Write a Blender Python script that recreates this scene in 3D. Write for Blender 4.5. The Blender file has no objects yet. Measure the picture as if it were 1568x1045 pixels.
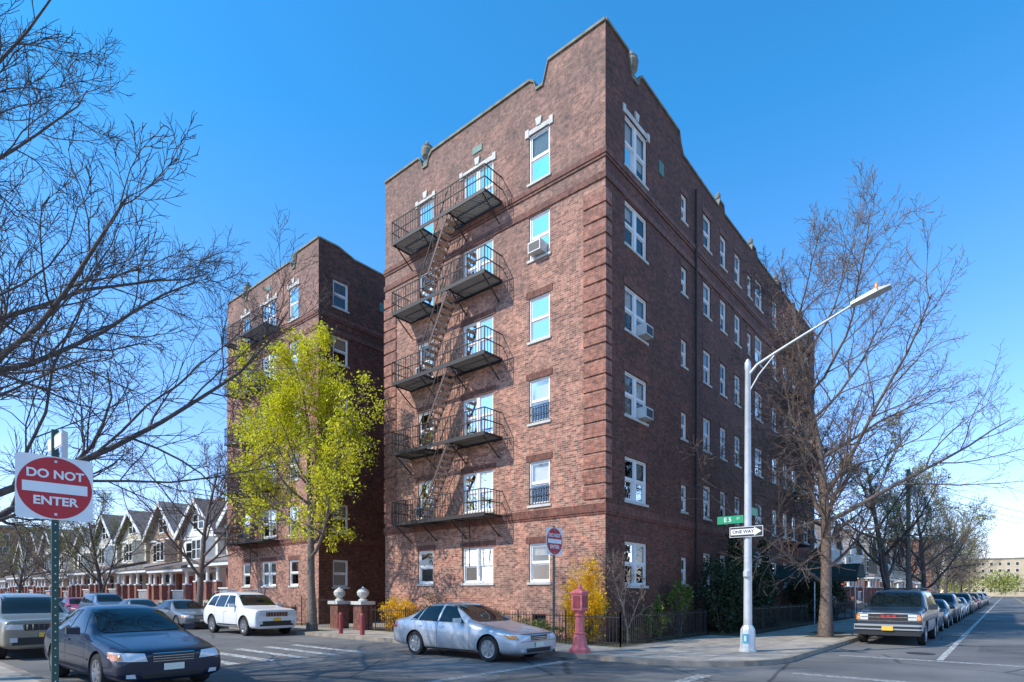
import bpy, math, random, numpy as np
from mathutils import Vector, Matrix
from mathutils.bvhtree import BVHTree
import bmesh
R=math.radians
scene=bpy.context.scene
COL=scene.collection
# ------------------------------------------------ materials
def nt(name):
    m=bpy.data.materials.new(name); m.use_nodes=True
    n=m.node_tree.nodes; l=m.node_tree.links
    return m,n,l,n['Principled BSDF']
def mat(name,c,rough=.7,metal=0,var=.15,scale=6,bump=0,coat=0,spec=.5):
    m,n,l,b=nt(name)
    b.inputs['Roughness'].default_value=rough; b.inputs['Metallic'].default_value=metal
    b.inputs['Coat Weight'].default_value=coat; b.inputs['Coat Roughness'].default_value=.03
    b.inputs['Specular IOR Level'].default_value=spec
    b.inputs['Base Color'].default_value=(*c,1)
    if var>0:
        tc=n.new('ShaderNodeTexCoord'); no=n.new('ShaderNodeTexNoise'); no.inputs['Scale'].default_value=scale; no.inputs['Detail'].default_value=6
        l.new(tc.outputs['Object'],no.inputs['Vector'])
        r=n.new('ShaderNodeValToRGB'); r.color_ramp.elements[0].position=.3; r.color_ramp.elements[1].position=.7
        r.color_ramp.elements[0].color=(*[x*(1-var) for x in c],1); r.color_ramp.elements[1].color=(*[min(1,x*(1+var)) for x in c],1)
        l.new(no.outputs['Fac'],r.inputs[0]); l.new(r.outputs[0],b.inputs['Base Color'])
        if bump:
            bp=n.new('ShaderNodeBump'); bp.inputs['Strength'].default_value=bump; bp.inputs['Distance'].default_value=.02
            l.new(no.outputs['Fac'],bp.inputs['Height']); l.new(bp.outputs[0],b.inputs['Normal'])
    return m
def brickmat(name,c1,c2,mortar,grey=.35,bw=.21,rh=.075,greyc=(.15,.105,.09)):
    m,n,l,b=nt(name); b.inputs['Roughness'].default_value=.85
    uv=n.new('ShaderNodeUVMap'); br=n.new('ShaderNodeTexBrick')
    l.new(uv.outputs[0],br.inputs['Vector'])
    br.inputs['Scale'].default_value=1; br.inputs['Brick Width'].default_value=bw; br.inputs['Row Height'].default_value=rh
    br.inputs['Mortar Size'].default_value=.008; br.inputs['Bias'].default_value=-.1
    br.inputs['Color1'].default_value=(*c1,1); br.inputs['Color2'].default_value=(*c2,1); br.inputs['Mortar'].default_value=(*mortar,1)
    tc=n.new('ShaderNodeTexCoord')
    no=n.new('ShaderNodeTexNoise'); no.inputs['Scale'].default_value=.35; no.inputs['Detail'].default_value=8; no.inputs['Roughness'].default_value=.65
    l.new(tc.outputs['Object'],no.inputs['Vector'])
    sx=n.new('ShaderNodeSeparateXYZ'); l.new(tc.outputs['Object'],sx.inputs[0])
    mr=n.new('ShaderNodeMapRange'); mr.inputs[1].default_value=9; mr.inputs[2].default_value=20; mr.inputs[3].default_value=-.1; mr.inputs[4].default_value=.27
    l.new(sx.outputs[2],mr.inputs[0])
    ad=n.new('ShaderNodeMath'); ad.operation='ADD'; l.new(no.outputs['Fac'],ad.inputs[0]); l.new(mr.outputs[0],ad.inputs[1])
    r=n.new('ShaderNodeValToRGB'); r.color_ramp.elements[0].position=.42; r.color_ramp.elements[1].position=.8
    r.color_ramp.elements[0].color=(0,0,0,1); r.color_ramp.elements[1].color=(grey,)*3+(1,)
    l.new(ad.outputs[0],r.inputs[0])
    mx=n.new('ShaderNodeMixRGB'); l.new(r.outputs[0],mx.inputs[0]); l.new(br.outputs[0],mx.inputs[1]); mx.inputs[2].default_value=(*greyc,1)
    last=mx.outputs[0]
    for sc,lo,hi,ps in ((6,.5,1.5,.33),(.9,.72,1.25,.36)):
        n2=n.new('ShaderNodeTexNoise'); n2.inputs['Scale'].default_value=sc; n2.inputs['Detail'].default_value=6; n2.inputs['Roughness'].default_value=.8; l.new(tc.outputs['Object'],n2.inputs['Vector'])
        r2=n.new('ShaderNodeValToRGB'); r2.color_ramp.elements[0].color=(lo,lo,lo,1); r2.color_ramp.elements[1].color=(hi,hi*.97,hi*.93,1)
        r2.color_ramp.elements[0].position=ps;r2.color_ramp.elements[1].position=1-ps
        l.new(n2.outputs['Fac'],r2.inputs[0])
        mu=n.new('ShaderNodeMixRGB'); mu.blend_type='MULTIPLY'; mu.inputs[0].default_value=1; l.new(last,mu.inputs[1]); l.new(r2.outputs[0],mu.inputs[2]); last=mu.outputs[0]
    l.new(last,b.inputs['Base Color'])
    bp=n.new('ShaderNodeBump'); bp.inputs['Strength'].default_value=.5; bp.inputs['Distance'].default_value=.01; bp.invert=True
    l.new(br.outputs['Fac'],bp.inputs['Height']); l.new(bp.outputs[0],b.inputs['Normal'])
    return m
def leafmat(name,ca,cb,trans=.35):
    m,n,l,b=nt(name); g=n.new('ShaderNodeNewGeometry'); r=n.new('ShaderNodeValToRGB')
    r.color_ramp.elements[0].color=(*ca,1); r.color_ramp.elements[1].color=(*cb,1)
    l.new(g.outputs['Random Per Island'],r.inputs[0]); l.new(r.outputs[0],b.inputs['Base Color']); b.inputs['Roughness'].default_value=.6
    t=n.new('ShaderNodeBsdfTranslucent'); l.new(r.outputs[0],t.inputs[0]); mx=n.new('ShaderNodeMixShader'); mx.inputs[0].default_value=trans
    l.new(b.outputs[0],mx.inputs[1]); l.new(t.outputs[0],mx.inputs[2]); l.new(mx.outputs[0],n['Material Output'].inputs[0])
    return m
def glassmat(name):
    m,n,l,b=nt(name); t=n.new('ShaderNodeBsdfTransparent'); t.inputs[0].default_value=(.82,.82,.79,1)
    g=n.new('ShaderNodeBsdfGlossy'); g.inputs['Roughness'].default_value=.02; g.inputs['Color'].default_value=(.9,.85,.8,1)
    no=n.new('ShaderNodeTexNoise'); tc=n.new('ShaderNodeTexCoord'); no.inputs['Scale'].default_value=1.3; l.new(tc.outputs['Object'],no.inputs['Vector'])
    bp=n.new('ShaderNodeBump'); bp.inputs['Strength'].default_value=.08; bp.inputs['Distance'].default_value=.1; l.new(no.outputs['Fac'],bp.inputs['Height']); l.new(bp.outputs[0],g.inputs['Normal'])
    fr=n.new('ShaderNodeFresnel'); fr.inputs[0].default_value=1.5
    ad=n.new('ShaderNodeMath'); ad.operation='ADD'; ad.inputs[1].default_value=.05; l.new(fr.outputs[0],ad.inputs[0])
    mx=n.new('ShaderNodeMixShader'); l.new(ad.outputs[0],mx.inputs[0]); l.new(t.outputs[0],mx.inputs[1]); l.new(g.outputs[0],mx.inputs[2]); l.new(mx.outputs[0],n['Material Output'].inputs[0])
    return m
M={}
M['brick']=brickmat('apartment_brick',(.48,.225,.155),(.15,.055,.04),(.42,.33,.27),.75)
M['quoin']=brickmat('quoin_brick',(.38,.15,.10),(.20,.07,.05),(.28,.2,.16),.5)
M['brickshade']=brickmat('shaded_side_brick',(.19,.062,.038),(.065,.023,.016),(.13,.088,.065),.3,greyc=(.055,.035,.027))  # darker copy of the apartment brick, shade of the side face put into its colour
M['brickdark']=brickmat('trim_brick',(.22,.075,.05),(.12,.042,.03),(.16,.11,.09),.3,.075,.21)
M['redbrick']=brickmat('red_brick',(.34,.10,.07),(.25,.08,.06),(.3,.25,.22),.1)
M['stone']=mat('limestone',(.55,.53,.48),.8,0,.15,4,.2)
M['coping']=mat('coping_stone',(.22,.21,.16),.85,0,.3,3,.2)
M['white']=mat('white_paint',(.78,.77,.74),.5,0,.05,2)
M['glass']=glassmat('window_glass')
M['blind']=mat('window_blind',(.8,.77,.70),.8,0,.08,1)
M['curtain']=mat('window_curtain',(.36,.35,.32),.9,0,.3,5)
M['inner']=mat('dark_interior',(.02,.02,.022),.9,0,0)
M['iron']=mat('black_iron',(.03,.023,.02),.6,0,.3,9)
M['rust']=mat('worn_tread_metal',(.46,.31,.23),.7,0,.3,9)
M['stringer']=mat('painted_stringer_metal',(.10,.05,.04),.6,0,.3,9)
M['roof']=mat('roof_tar',(.08,.08,.08),.9)
M['ac']=mat('ac_case',(.6,.6,.57),.5,0,.08,3)
M['vent']=mat('green_vent',(.09,.2,.16),.6)
M['bark']=mat('bark_grey_brown',(.16,.125,.10),.9,0,.35,12,.6)
M['bark2']=mat('bark_brown',(.17,.125,.10),.9,0,.35,12,.6)
M['barkd']=mat('bark_dark',(.10,.08,.07),.9,0,.35,12,.6)
M['bud']=leafmat('red_buds',(.28,.12,.09),(.38,.22,.16),.3)
M['leaf']=leafmat('spring_leaves',(.50,.50,.01),(.88,.82,.03),.4)
M['leafs']=leafmat('shrub_leaves',(.07,.12,.02),(.20,.26,.04),.3)
M['leaff']=leafmat('forsythia_flowers',(.85,.46,.005),(.95,.66,.01),.35)
M['leafd']=leafmat('evergreen_needles',(.012,.03,.012),(.04,.075,.025),.15)
M['leafb']=leafmat('brown_leaves',(.18,.12,.08),(.28,.19,.12),.2)
M['leafg']=leafmat('pale_green_leaves',(.20,.22,.04),(.42,.40,.08),.3)
M['tire']=mat('tire_rubber',(.018,.018,.018),.85,0,.2,20)
M['rim']=mat('alloy_rim',(.5,.5,.5),.3,.8,.05,4)
M['black']=mat('black_plastic',(.02,.02,.02),.5,0,0)
M['carglass']=mat('car_glass',(.010,.015,.013),.03,0,0,spec=.4)
M['chrome']=mat('chrome',(.7,.7,.7),.12,1,0)
M['lamp']=mat('headlamp',(.62,.64,.64),.1,0,.1,20,coat=1)
M['amber']=mat('amber_lens',(.75,.25,.03),.2,0,0,coat=1)
M['red']=mat('red_lens',(.4,.015,.015),.2,0,0,coat=1)
M['plate']=mat('licence_plate',(.75,.7,.55),.5,0,.1,30)
M['yplate']=mat('licence_plate_yellow',(.8,.5,.06),.5,0,.1,30)
M['signred']=mat('sign_red',(.5,.012,.02),.45,0,.04,5)
M['signwhite']=mat('sign_white',(.78,.78,.76),.4,0,.05,5)
M['signgreen']=mat('sign_green',(.01,.28,.12),.4,0,.05,5)
M['greenpole']=mat('green_channel_post',(.015,.06,.045),.5,0,.2,8)
M['galv']=mat('galvanised_steel',(.58,.58,.57),.42,.3,.12,5)
M['pink']=mat('faded_red_paint',(.60,.14,.14),.6,0,.2,7,.2)
M['darkred']=mat('dark_red_paint',(.3,.05,.05),.6,0,.2,7)
M['yellow']=mat('yellow_paint',(.8,.42,.02),.5,0,.1,2)
M['slate']=mat('roof_shingle',(.16,.125,.11),.9,0,.3,3,.3)
M['beige']=mat('beige_building',(.5,.40,.27),.9,0,.1,.5)
def asphalt():
    m,n,l,b=nt('asphalt'); b.inputs['Roughness'].default_value=.9
    tc=n.new('ShaderNodeTexCoord')
    def noise(s,d=6):
        x=n.new('ShaderNodeTexNoise'); x.inputs['Scale'].default_value=s; x.inputs['Detail'].default_value=d; l.new(tc.outputs['Object'],x.inputs['Vector']); return x
    a=noise(.35,8); c=noise(60,2); 
    r=n.new('ShaderNodeValToRGB'); r.color_ramp.elements[0].position=.35; r.color_ramp.elements[1].position=.65
    r.color_ramp.elements[0].color=(.105,.102,.098,1); r.color_ramp.elements[1].color=(.19,.182,.17,1); l.new(a.outputs[0],r.inputs[0])
    r2=n.new('ShaderNodeValToRGB'); r2.color_ramp.elements[0].position=.3; r2.color_ramp.elements[1].position=.7
    r2.color_ramp.elements[0].color=(.6,.6,.6,1); r2.color_ramp.elements[1].color=(1.35,1.35,1.35,1); l.new(c.outputs[0],r2.inputs[0])
    mu=n.new('ShaderNodeMixRGB'); mu.blend_type='MULTIPLY'; mu.inputs[0].default_value=1; l.new(r.outputs[0],mu.inputs[1]); l.new(r2.outputs[0],mu.inputs[2])
    v=n.new('ShaderNodeTexVoronoi'); v.feature='DISTANCE_TO_EDGE'; v.inputs['Scale'].default_value=.28
    w=noise(1.2,4); mxv=n.new('ShaderNodeMixRGB'); mxv.inputs[0].default_value=.12; l.new(tc.outputs['Object'],mxv.inputs[1]); l.new(w.outputs['Color'],mxv.inputs[2]); 
    l.new(mxv.outputs[0],v.inputs['Vector'])
    r3=n.new('ShaderNodeValToRGB'); r3.color_ramp.elements[0].position=.005; r3.color_ramp.elements[1].position=.012
    r3.color_ramp.elements[0].color=(.4,.4,.4,1); r3.color_ramp.elements[1].color=(1,1,1,1); l.new(v.outputs[0],r3.inputs[0])
    m2=n.new('ShaderNodeMixRGB'); m2.blend_type='MULTIPLY'; m2.inputs[0].default_value=1; l.new(mu.outputs[0],m2.inputs[1]); l.new(r3.outputs[0],m2.inputs[2])
    v2=n.new('ShaderNodeTexVoronoi'); v2.inputs['Scale'].default_value=.16; v2.distance='CHEBYCHEV'; l.new(tc.outputs['Object'],v2.inputs['Vector'])
    sp=n.new('ShaderNodeSeparateXYZ'); l.new(v2.outputs['Color'],sp.inputs[0])
    r4=n.new('ShaderNodeValToRGB'); r4.color_ramp.interpolation='CONSTANT'; r4.color_ramp.elements[0].color=(.72,.72,.72,1); r4.color_ramp.elements[1].position=.25; r4.color_ramp.elements[1].color=(1,1,1,1); l.new(sp.outputs[0],r4.inputs[0])
    m3=n.new('ShaderNodeMixRGB'); m3.blend_type='MULTIPLY'; m3.inputs[0].default_value=1; l.new(m2.outputs[0],m3.inputs[1]); l.new(r4.outputs[0],m3.inputs[2])
    l.new(m3.outputs[0],b.inputs['Base Color'])
    bp=n.new('ShaderNodeBump'); bp.inputs['Strength'].default_value=.3; bp.inputs['Distance'].default_value=.01; l.new(c.outputs[0],bp.inputs['Height']); l.new(bp.outputs[0],b.inputs['Normal'])
    return m
M['asphalt']=asphalt()
def concrete():
    m,n,l,b=nt('sidewalk_concrete'); b.inputs['Roughness'].default_value=.9
    tc=n.new('ShaderNodeTexCoord'); br=n.new('ShaderNodeTexBrick'); br.offset=0; br.inputs['Scale'].default_value=1
    br.inputs['Brick Width'].default_value=1.5; br.inputs['Row Height'].default_value=1.5; br.inputs['Mortar Size'].default_value=.015
    br.inputs['Color1'].default_value=(.45,.395,.32,1); br.inputs['Color2'].default_value=(.33,.29,.245,1); br.inputs['Mortar'].default_value=(.12,.105,.09,1)
    l.new(tc.outputs['Object'],br.inputs['Vector'])
    no=n.new('ShaderNodeTexNoise'); no.inputs['Scale'].default_value=2.5; no.inputs['Detail'].default_value=8; l.new(tc.outputs['Object'],no.inputs['Vector'])
    r2=n.new('ShaderNodeValToRGB'); r2.color_ramp.elements[0].position=.3; r2.color_ramp.elements[1].position=.7
    r2.color_ramp.elements[0].color=(.7,.7,.7,1); r2.color_ramp.elements[1].color=(1.15,1.15,1.15,1); l.new(no.outputs[0],r2.inputs[0])
    mu=n.new('ShaderNodeMixRGB'); mu.blend_type='MULTIPLY'; mu.inputs[0].default_value=1; l.new(br.outputs[0],mu.inputs[1]); l.new(r2.outputs[0],mu.inputs[2])
    l.new(mu.outputs[0],b.inputs['Base Color']); return m
M['concrete']=concrete()
M['kerb']=mat('kerb_stone',(.28,.23,.18),.85,0,.3,3)
M['soil']=mat('garden_soil',(.10,.08,.035),.95,0,.45,5,.5)
M['ground']=mat('far_ground',(.10,.11,.05),.95,0,.3,.05)
def linemat(name,c,lo=.42,hi=.56):
    m,n,l,b=nt(name); b.inputs['Roughness'].default_value=.8
    tc=n.new('ShaderNodeTexCoord'); no=n.new('ShaderNodeTexNoise'); no.inputs['Scale'].default_value=7; no.inputs['Detail'].default_value=8; no.inputs['Roughness'].default_value=.75
    l.new(tc.outputs['Object'],no.inputs['Vector']); r=n.new('ShaderNodeValToRGB'); r.color_ramp.elements[0].position=lo; r.color_ramp.elements[1].position=hi
    r.color_ramp.elements[0].color=(.14,.135,.13,1); r.color_ramp.elements[1].color=(*c,1); l.new(no.outputs[0],r.inputs[0]); l.new(r.outputs[0],b.inputs['Base Color']); return m
M['line']=linemat('road_paint_white',(.6,.6,.56)); M['yline']=linemat('road_paint_yellow',(.6,.38,.04)); M['fline']=linemat('road_paint_worn',(.48,.48,.45),.42,.64)
# ------------------------------------------------ mesh helpers
def empty(name,loc=(0,0,0),rot=0):
    o=bpy.data.objects.new(name,None); o.empty_display_size=.3; o.location=loc; o.rotation_euler=(0,0,rot); COL.objects.link(o); return o
def addobj(name,me,parent=None,loc=None,rot=None):
    o=bpy.data.objects.new(name,me); COL.objects.link(o)
    if parent: o.parent=parent
    if loc is not None: o.location=loc
    if rot is not None: o.rotation_euler=rot
    return o
class MB:
    def __init__(s): s.v=[]; s.f=[]; s.m=[]; s.mats=[]
    def mi(s,k):
        if k not in s.mats: s.mats.append(k)
        return s.mats.index(k)
    def face(s,pts,k):
        b=len(s.v); s.v+= [tuple(p) for p in pts]; s.f.append(tuple(range(b,b+len(pts)))); s.m.append(s.mi(k))
    def hexa(s,c,k):
        b=len(s.v); s.v+=[tuple(p) for p in c]; i=s.mi(k)
        for f in ((0,3,2,1),(4,5,6,7),(0,1,5,4),(1,2,6,5),(2,3,7,6),(3,0,4,7)):
            s.f.append(tuple(b+x for x in f)); s.m.append(i)
    def box(s,x0,x1,y0,y1,z0,z1,k): s.hexa([(x0,y0,z0),(x1,y0,z0),(x1,y1,z0),(x0,y1,z0),(x0,y0,z1),(x1,y0,z1),(x1,y1,z1),(x0,y1,z1)],k)
    def lbox(s,F,u0,u1,o0,o1,z0,z1,k): s.hexa([F(u0,o0,z0),F(u1,o0,z0),F(u1,o1,z0),F(u0,o1,z0),F(u0,o0,z1),F(u1,o0,z1),F(u1,o1,z1),F(u0,o1,z1)],k)
    def lathe(s,prof,k,cx=0,cy=0,n=16,flat=False):
        b=len(s.v); i=s.mi(k)
        for r,z in prof:
            for j in range(n):
                a=2*math.pi*(j+.5)/n; s.v.append((cx+r*math.cos(a),cy+r*math.sin(a),z))
        for q in range(len(prof)-1):
            for j in range(n):
                j2=(j+1)%n; s.f.append((b+q*n+j,b+q*n+j2,b+(q+1)*n+j2,b+(q+1)*n+j)); s.m.append(i)
        s.f.append(tuple(b+(len(prof)-1)*n+j for j in range(n))); s.m.append(i)
    def tube(s,pts,rad,k,n=8):
        pts=[Vector(p) for p in pts]; b=len(s.v); i=s.mi(k)
        if not hasattr(rad,'__len__'): rad=[rad]*len(pts)
        for q,p in enumerate(pts):
            t=(pts[min(q+1,len(pts)-1)]-pts[max(q-1,0)]).normalized()
            ref=Vector((0,0,1)) if abs(t.z)<.9 else Vector((1,0,0))
            a=t.cross(ref).normalized(); c=t.cross(a)
            for j in range(n):
                w=2*math.pi*(j+.5)/n; s.v.append(tuple(p+(a*math.cos(w)+c*math.sin(w))*rad[q]))
        for q in range(len(pts)-1):
            for j in range(n):
                j2=(j+1)%n; s.f.append((b+q*n+j,b+q*n+j2,b+(q+1)*n+j2,b+(q+1)*n+j)); s.m.append(i)
        s.f.append(tuple(b+j for j in range(n))); s.m.append(i)
        s.f.append(tuple(b+(len(pts)-1)*n+j for j in range(n))); s.m.append(i)
    def mesh(s,name,smooth=False,sharp=35,recalc=True):
        me=bpy.data.meshes.new(name); me.from_pydata(s.v,[],s.f)
        for k in s.mats: me.materials.append(M[k] if isinstance(k,str) else k)
        me.polygons.foreach_set('material_index',s.m)
        if recalc:
            bm=bmesh.new(); bm.from_mesh(me); bmesh.ops.recalc_face_normals(bm,faces=bm.faces); bm.to_mesh(me); bm.free()
        uv=me.uv_layers.new(name='UVMap')
        data=[0]*(2*len(me.loops)); vs=me.vertices
        for p in me.polygons:
            nn=p.normal; ax=abs(nn.x); ay=abs(nn.y); az=abs(nn.z)
            for li in p.loop_indices:
                co=vs[me.loops[li].vertex_index].co
                if az>ax and az>ay: a,b=co.x,co.y
                elif ax>ay: a,b=co.y,co.z
                else: a,b=co.x,co.z
                data[2*li]=a; data[2*li+1]=b
        uv.data.foreach_set('uv',data)
        if smooth:
            me.shade_smooth(); me.set_sharp_from_angle(angle=R(sharp))
        return me
    def obj(s,name,parent=None,loc=None,rot=None,smooth=False,sharp=35): return addobj(name,s.mesh(name,smooth,sharp),parent,loc,rot)
def array_mesh(name,V,F,mats,mi=None,smooth=False):
    me=bpy.data.meshes.new(name); N=len(V); K=F.shape[1]; Mn=len(F)
    me.vertices.add(N); me.vertices.foreach_set('co',V.astype(np.float32).ravel())
    me.loops.add(Mn*K); me.loops.foreach_set('vertex_index',F.astype(np.int32).ravel())
    me.polygons.add(Mn); me.polygons.foreach_set('loop_start',np.arange(0,Mn*K,K,dtype=np.int32))
    try: me.polygons.foreach_set('loop_total',np.full(Mn,K,dtype=np.int32))
    except Exception: pass
    for k in mats: me.materials.append(M[k])
    if mi is not None: me.polygons.foreach_set('material_index',mi.astype(np.int32))
    if smooth: me.polygons.foreach_set('use_smooth',np.ones(Mn,dtype=bool))
    me.update(calc_edges=True); return me
def seg_mesh(segs,k):
    A=np.array(segs,dtype=float); N=len(A)
    def ring(p,t,ref,r):
        a=np.cross(t,ref); a/=np.linalg.norm(a,axis=1,keepdims=True)+1e-9; c=np.cross(t,a); c/=np.linalg.norm(c,axis=1,keepdims=True)+1e-9
        w=2*np.pi*np.arange(k)/k
        return p[:,None,:]+(a[:,None,:]*np.cos(w)[None,:,None]+c[:,None,:]*np.sin(w)[None,:,None])*r[:,None,None]
    r0=ring(A[:,0:3],A[:,6:9],A[:,12:15],A[:,15]); r1=ring(A[:,3:6],A[:,9:12],A[:,12:15],A[:,16])
    V=np.concatenate([r0,r1],axis=1).reshape(-1,3); j=np.arange(k); j2=(j+1)%k
    f=np.stack([j,j2,j2+k,j+k],axis=1); F=(f[None]+(np.arange(N)*2*k)[:,None,None]).reshape(-1,4)
    return V,F
def quads(C,size,rng,up=0):
    N=len(C); a=rng.normal(size=(N,3)); a/=np.linalg.norm(a,axis=1,keepdims=True); b=rng.normal(size=(N,3)); b=np.cross(a,b); b/=np.linalg.norm(b,axis=1,keepdims=True)
    s=(size*(.6+.8*rng.random(N)))[:,None]
    V=np.stack([C-a*s, C+b*s*.55, C+a*s, C-b*s*.55],axis=1).reshape(-1,3)
    return V,np.arange(4*N).reshape(N,4)
# ------------------------------------------------ trees
def grow_tree(seed,H,r0,cfg):
    rn=random.Random(seed); thick=[];thin=[];tips=[]
    def rv(): 
        return Vector((rn.gauss(0,1),rn.gauss(0,1),rn.gauss(0,1)))
    rmin=cfg.get('rmin',.008); bias=Vector(cfg.get('bias',(0,0,0)))
    def branch(p,d,L,r,lv):
        ns=cfg['seg'][lv]; st=L/ns; pts=[p.copy()]; ds=[d.copy()]; q=p.copy(); dd=d.copy()
        for i in range(ns):
            dd=(dd+rv()*cfg['wob'][lv]+Vector((0,0,cfg['up'][lv]))).normalized()
            q=q+dd*st; pts.append(q.copy()); ds.append(dd.copy())
        rend=max(rmin*.7,r*cfg['tap'][lv]); rad=[max(rmin*.7,r+(rend-r)*(i/ns)) for i in range(ns+1)]
        if lv==0: rad[0]*=1.35
        ref=Vector((1,.13,.07)) if abs(d.x)<.7 else Vector((.07,.13,1))
        if abs(ref.normalized().dot(d))>.9: ref=Vector((.1,1,.1))
        out=thick if lv<=2 else thin
        for i in range(ns): out.append((*pts[i],*pts[i+1],*ds[i],*ds[i+1],*ref,rad[i],rad[i+1]))
        if lv>=len(cfg['n']): tips.append(pts[-1]); tips.append(pts[len(pts)//2]); return
        nc=cfg['n'][lv]; s0=cfg['start'][lv]
        az=rn.random()*6.28
        for c in range(nc):
            f=s0+(1-s0)*((c+rn.random()*.8)/nc); f=min(f,.999); i=min(int(f*ns),ns-1); fr=f*ns-i
            pp=pts[i].lerp(pts[i+1],fr); bd=ds[i+1]; rr=rad[i]+(rad[i+1]-rad[i])*fr
            az+=2.4+rn.uniform(-.5,.5)
            ref2=Vector((0,0,1)) if abs(bd.z)<.9 else Vector((1,0,0))
            a=bd.cross(ref2).normalized(); b=bd.cross(a)
            side=a*math.cos(az)+b*math.sin(az)
            an=R(cfg['ang'][lv]*rn.uniform(.75,1.25))*(1-.35*f)
            nd=(bd*math.cos(an)+side*math.sin(an)).normalized()
            k=1
            if lv==0: 
                nd=(nd+bias).normalized()
                if bias.length>0: k=1+1.2*max(-.3,nd.dot(bias.normalized()))*min(1,bias.length*2)
            LL=(cfg['len'][lv]*(H if lv==0 else L))*(1.15-.6*f)*rn.uniform(.75,1.2)*k
            branch(pp,nd,LL,max(rmin,min(rr*.8,rr*cfg['rr'][lv])),lv+1)
    branch(Vector((0,0,0)),Vector(cfg.get('lean',(0,0,1))).normalized(),H*cfg.get('trunk',.75),r0,0)
    return thick,thin,tips
BASE=dict(seg=[9,8,6,4,2],wob=[.05,.10,.14,.16,.2],up=[.04,.06,.05,.04,.03],tap=[.25,.22,.25,.4,.6],n=[12,8,7,5],start=[.24,.2,.15,.12],ang=[52,48,48,45],len=[.42,.5,.45,.5],rr=[.55,.55,.6,.7],rmin=.008)
def cfgm(**k):
    d=dict(BASE); d.update(k); return d
def make_tree(name,loc,seed,H,r0,cfg,bark='bark',leaf=None,nleaf=0,lsize=.05,lspread=.1,rot=0):
    e=empty(name,loc,rot); th,tn,tips=grow_tree(seed,H,r0,cfg)
    V,F=seg_mesh(th,7); addobj('trunk_and_limbs',array_mesh('trunk_and_limbs',V,F,[bark],smooth=True),e)
    V,F=seg_mesh(tn,3); addobj('twigs',array_mesh('twigs',V,F,[bark]),e)
    if leaf:
        rng=np.random.default_rng(seed); T=np.array([tuple(t) for t in tips]); C=np.repeat(T,nleaf,axis=0); C=C+rng.normal(size=C.shape)*lspread
        V,F=quads(C,lsize,rng); addobj('leaves',array_mesh('leaves',V,F,[leaf]),e)
    return e
def dup(e,name,loc,rot=0,scale=1):
    n=empty(name,loc,rot); n.scale=(scale,)*3
    for c in e.children:
        o=addobj(c.name.split('.')[0],c.data,n); o.location=c.location; o.rotation_euler=c.rotation_euler
    return n
def bush(name,loc,rx,ry,rz,n,size,leaf,seed,shape='ball',stems='bark'):
    e=empty(name,loc); rng=np.random.default_rng(seed)
    m=max(10,n//70); P=rng.normal(size=(m,3)); P/=np.linalg.norm(P,axis=1,keepdims=True); P*=(rng.random((m,1))**.4)
    if shape=='cone':
        h=rng.random(m)**1.4; P[:,:2]*=(1-h)[:,None]*.95; P[:,2]=h*2-1
    C=P[rng.integers(0,m,n)]+rng.normal(size=(n,3))*.13
    C=C*np.array([rx,ry,rz])+np.array([0,0,rz]); C[:,2]=np.abs(C[:,2])+.04
    V,F=quads(C,size,rng); addobj('foliage',array_mesh('foliage',V,F,[leaf]),e)
    segs=[]
    for i in range(min(m,40)):
        t=P[i]*np.array([rx,ry,rz])+np.array([0,0,rz]); d=t/np.linalg.norm(t); a=np.array([0,0,.0])+rng.normal(size=3)*np.array([.08,.08,0])
        segs.append((*a,*t,*d,*d,1,.1,.05,.02,.006))
    V,F=seg_mesh(segs,4); addobj('stems',array_mesh('stems',V,F,[stems]),e); return e
# ------------------------------------------------ ground, road, sidewalks
m=MB(); m.face([(-1500,-1500,-.03),(1500,-1500,-.03),(1500,1500,-.03),(-1500,1500,-.03)],'ground'); m.obj('ground')
m=MB(); m.face([(-260,-260,0),(420,-260,0),(420,420,0),(-260,420,0)],'asphalt'); m.obj('road')
def block(name,sx,sy,cx,cy,ex,ey,r=3.0):
    def ring(off): 
        rr=r-off; o=[]
        for i in range(13):
            a=math.pi/2*i/12; o.append((cx+sx*(r-rr*math.sin(a)), cy+sy*(r-rr*math.cos(a))))
        return [(ex,cy+sy*off)]+o+[(cx+sx*off,ey)]
    o1=ring(0); o2=ring(.16); h=.13
    m=MB()
    for i in range(len(o1)-1):
        a,b=o1[i],o1[i+1]; c,d=o2[i+1],o2[i]
        m.face([(*a,0),(*b,0),(*b,h),(*a,h)],'kerb'); m.face([(*a,h),(*b,h),(*c,h),(*d,h)],'kerb')
    m.face([(x,y,h) for x,y in o2]+[(ex,ey,h)],'concrete')
    m.obj(name)
block('sidewalk',1,1,-3.7,-6,410,410)
block('sidewalk',-1,1,-14.1,-6,-250,410)
block('sidewalk',1,-1,-3.7,-19,410,-250)
block('sidewalk',-1,-1,-14.1,-19,-250,-250)
m=MB()
def strip(x0,x1,y0,y1,k,z=.004): m.face([(x0,y0,z),(x1,y0,z),(x1,y1,z),(x0,y1,z)],k)
for i in range(5): strip(-10.4+i*.95,-10.1+i*.95,4.4,8.4,'line')
strip(-12,-4.4,-1.6,-1.35,'fline')
strip(-12.0,-4.6,-5.4,-5.1,'fline')
strip(1.6,1.95,-12.2,-6.6,'fline')
strip(-3.2,-2.9,-12.2,-6.6,'fline')
strip(2.1,300,-8.95,-8.8,'line')
strip(2.1,300,-12.6,-12.48,'yline'); strip(2.1,300,-12.35,-12.23,'yline')
m.obj('road_markings')
m=MB(); m.lathe([(.36,.003),(.36,.012),(.3,.012)],'iron',3.8,-8.3,24); m.lathe([(.33,.003),(.33,.012)],'iron',-8,-5.9,24); m.obj('manhole_cover')
m=MB(); z=.134
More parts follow.
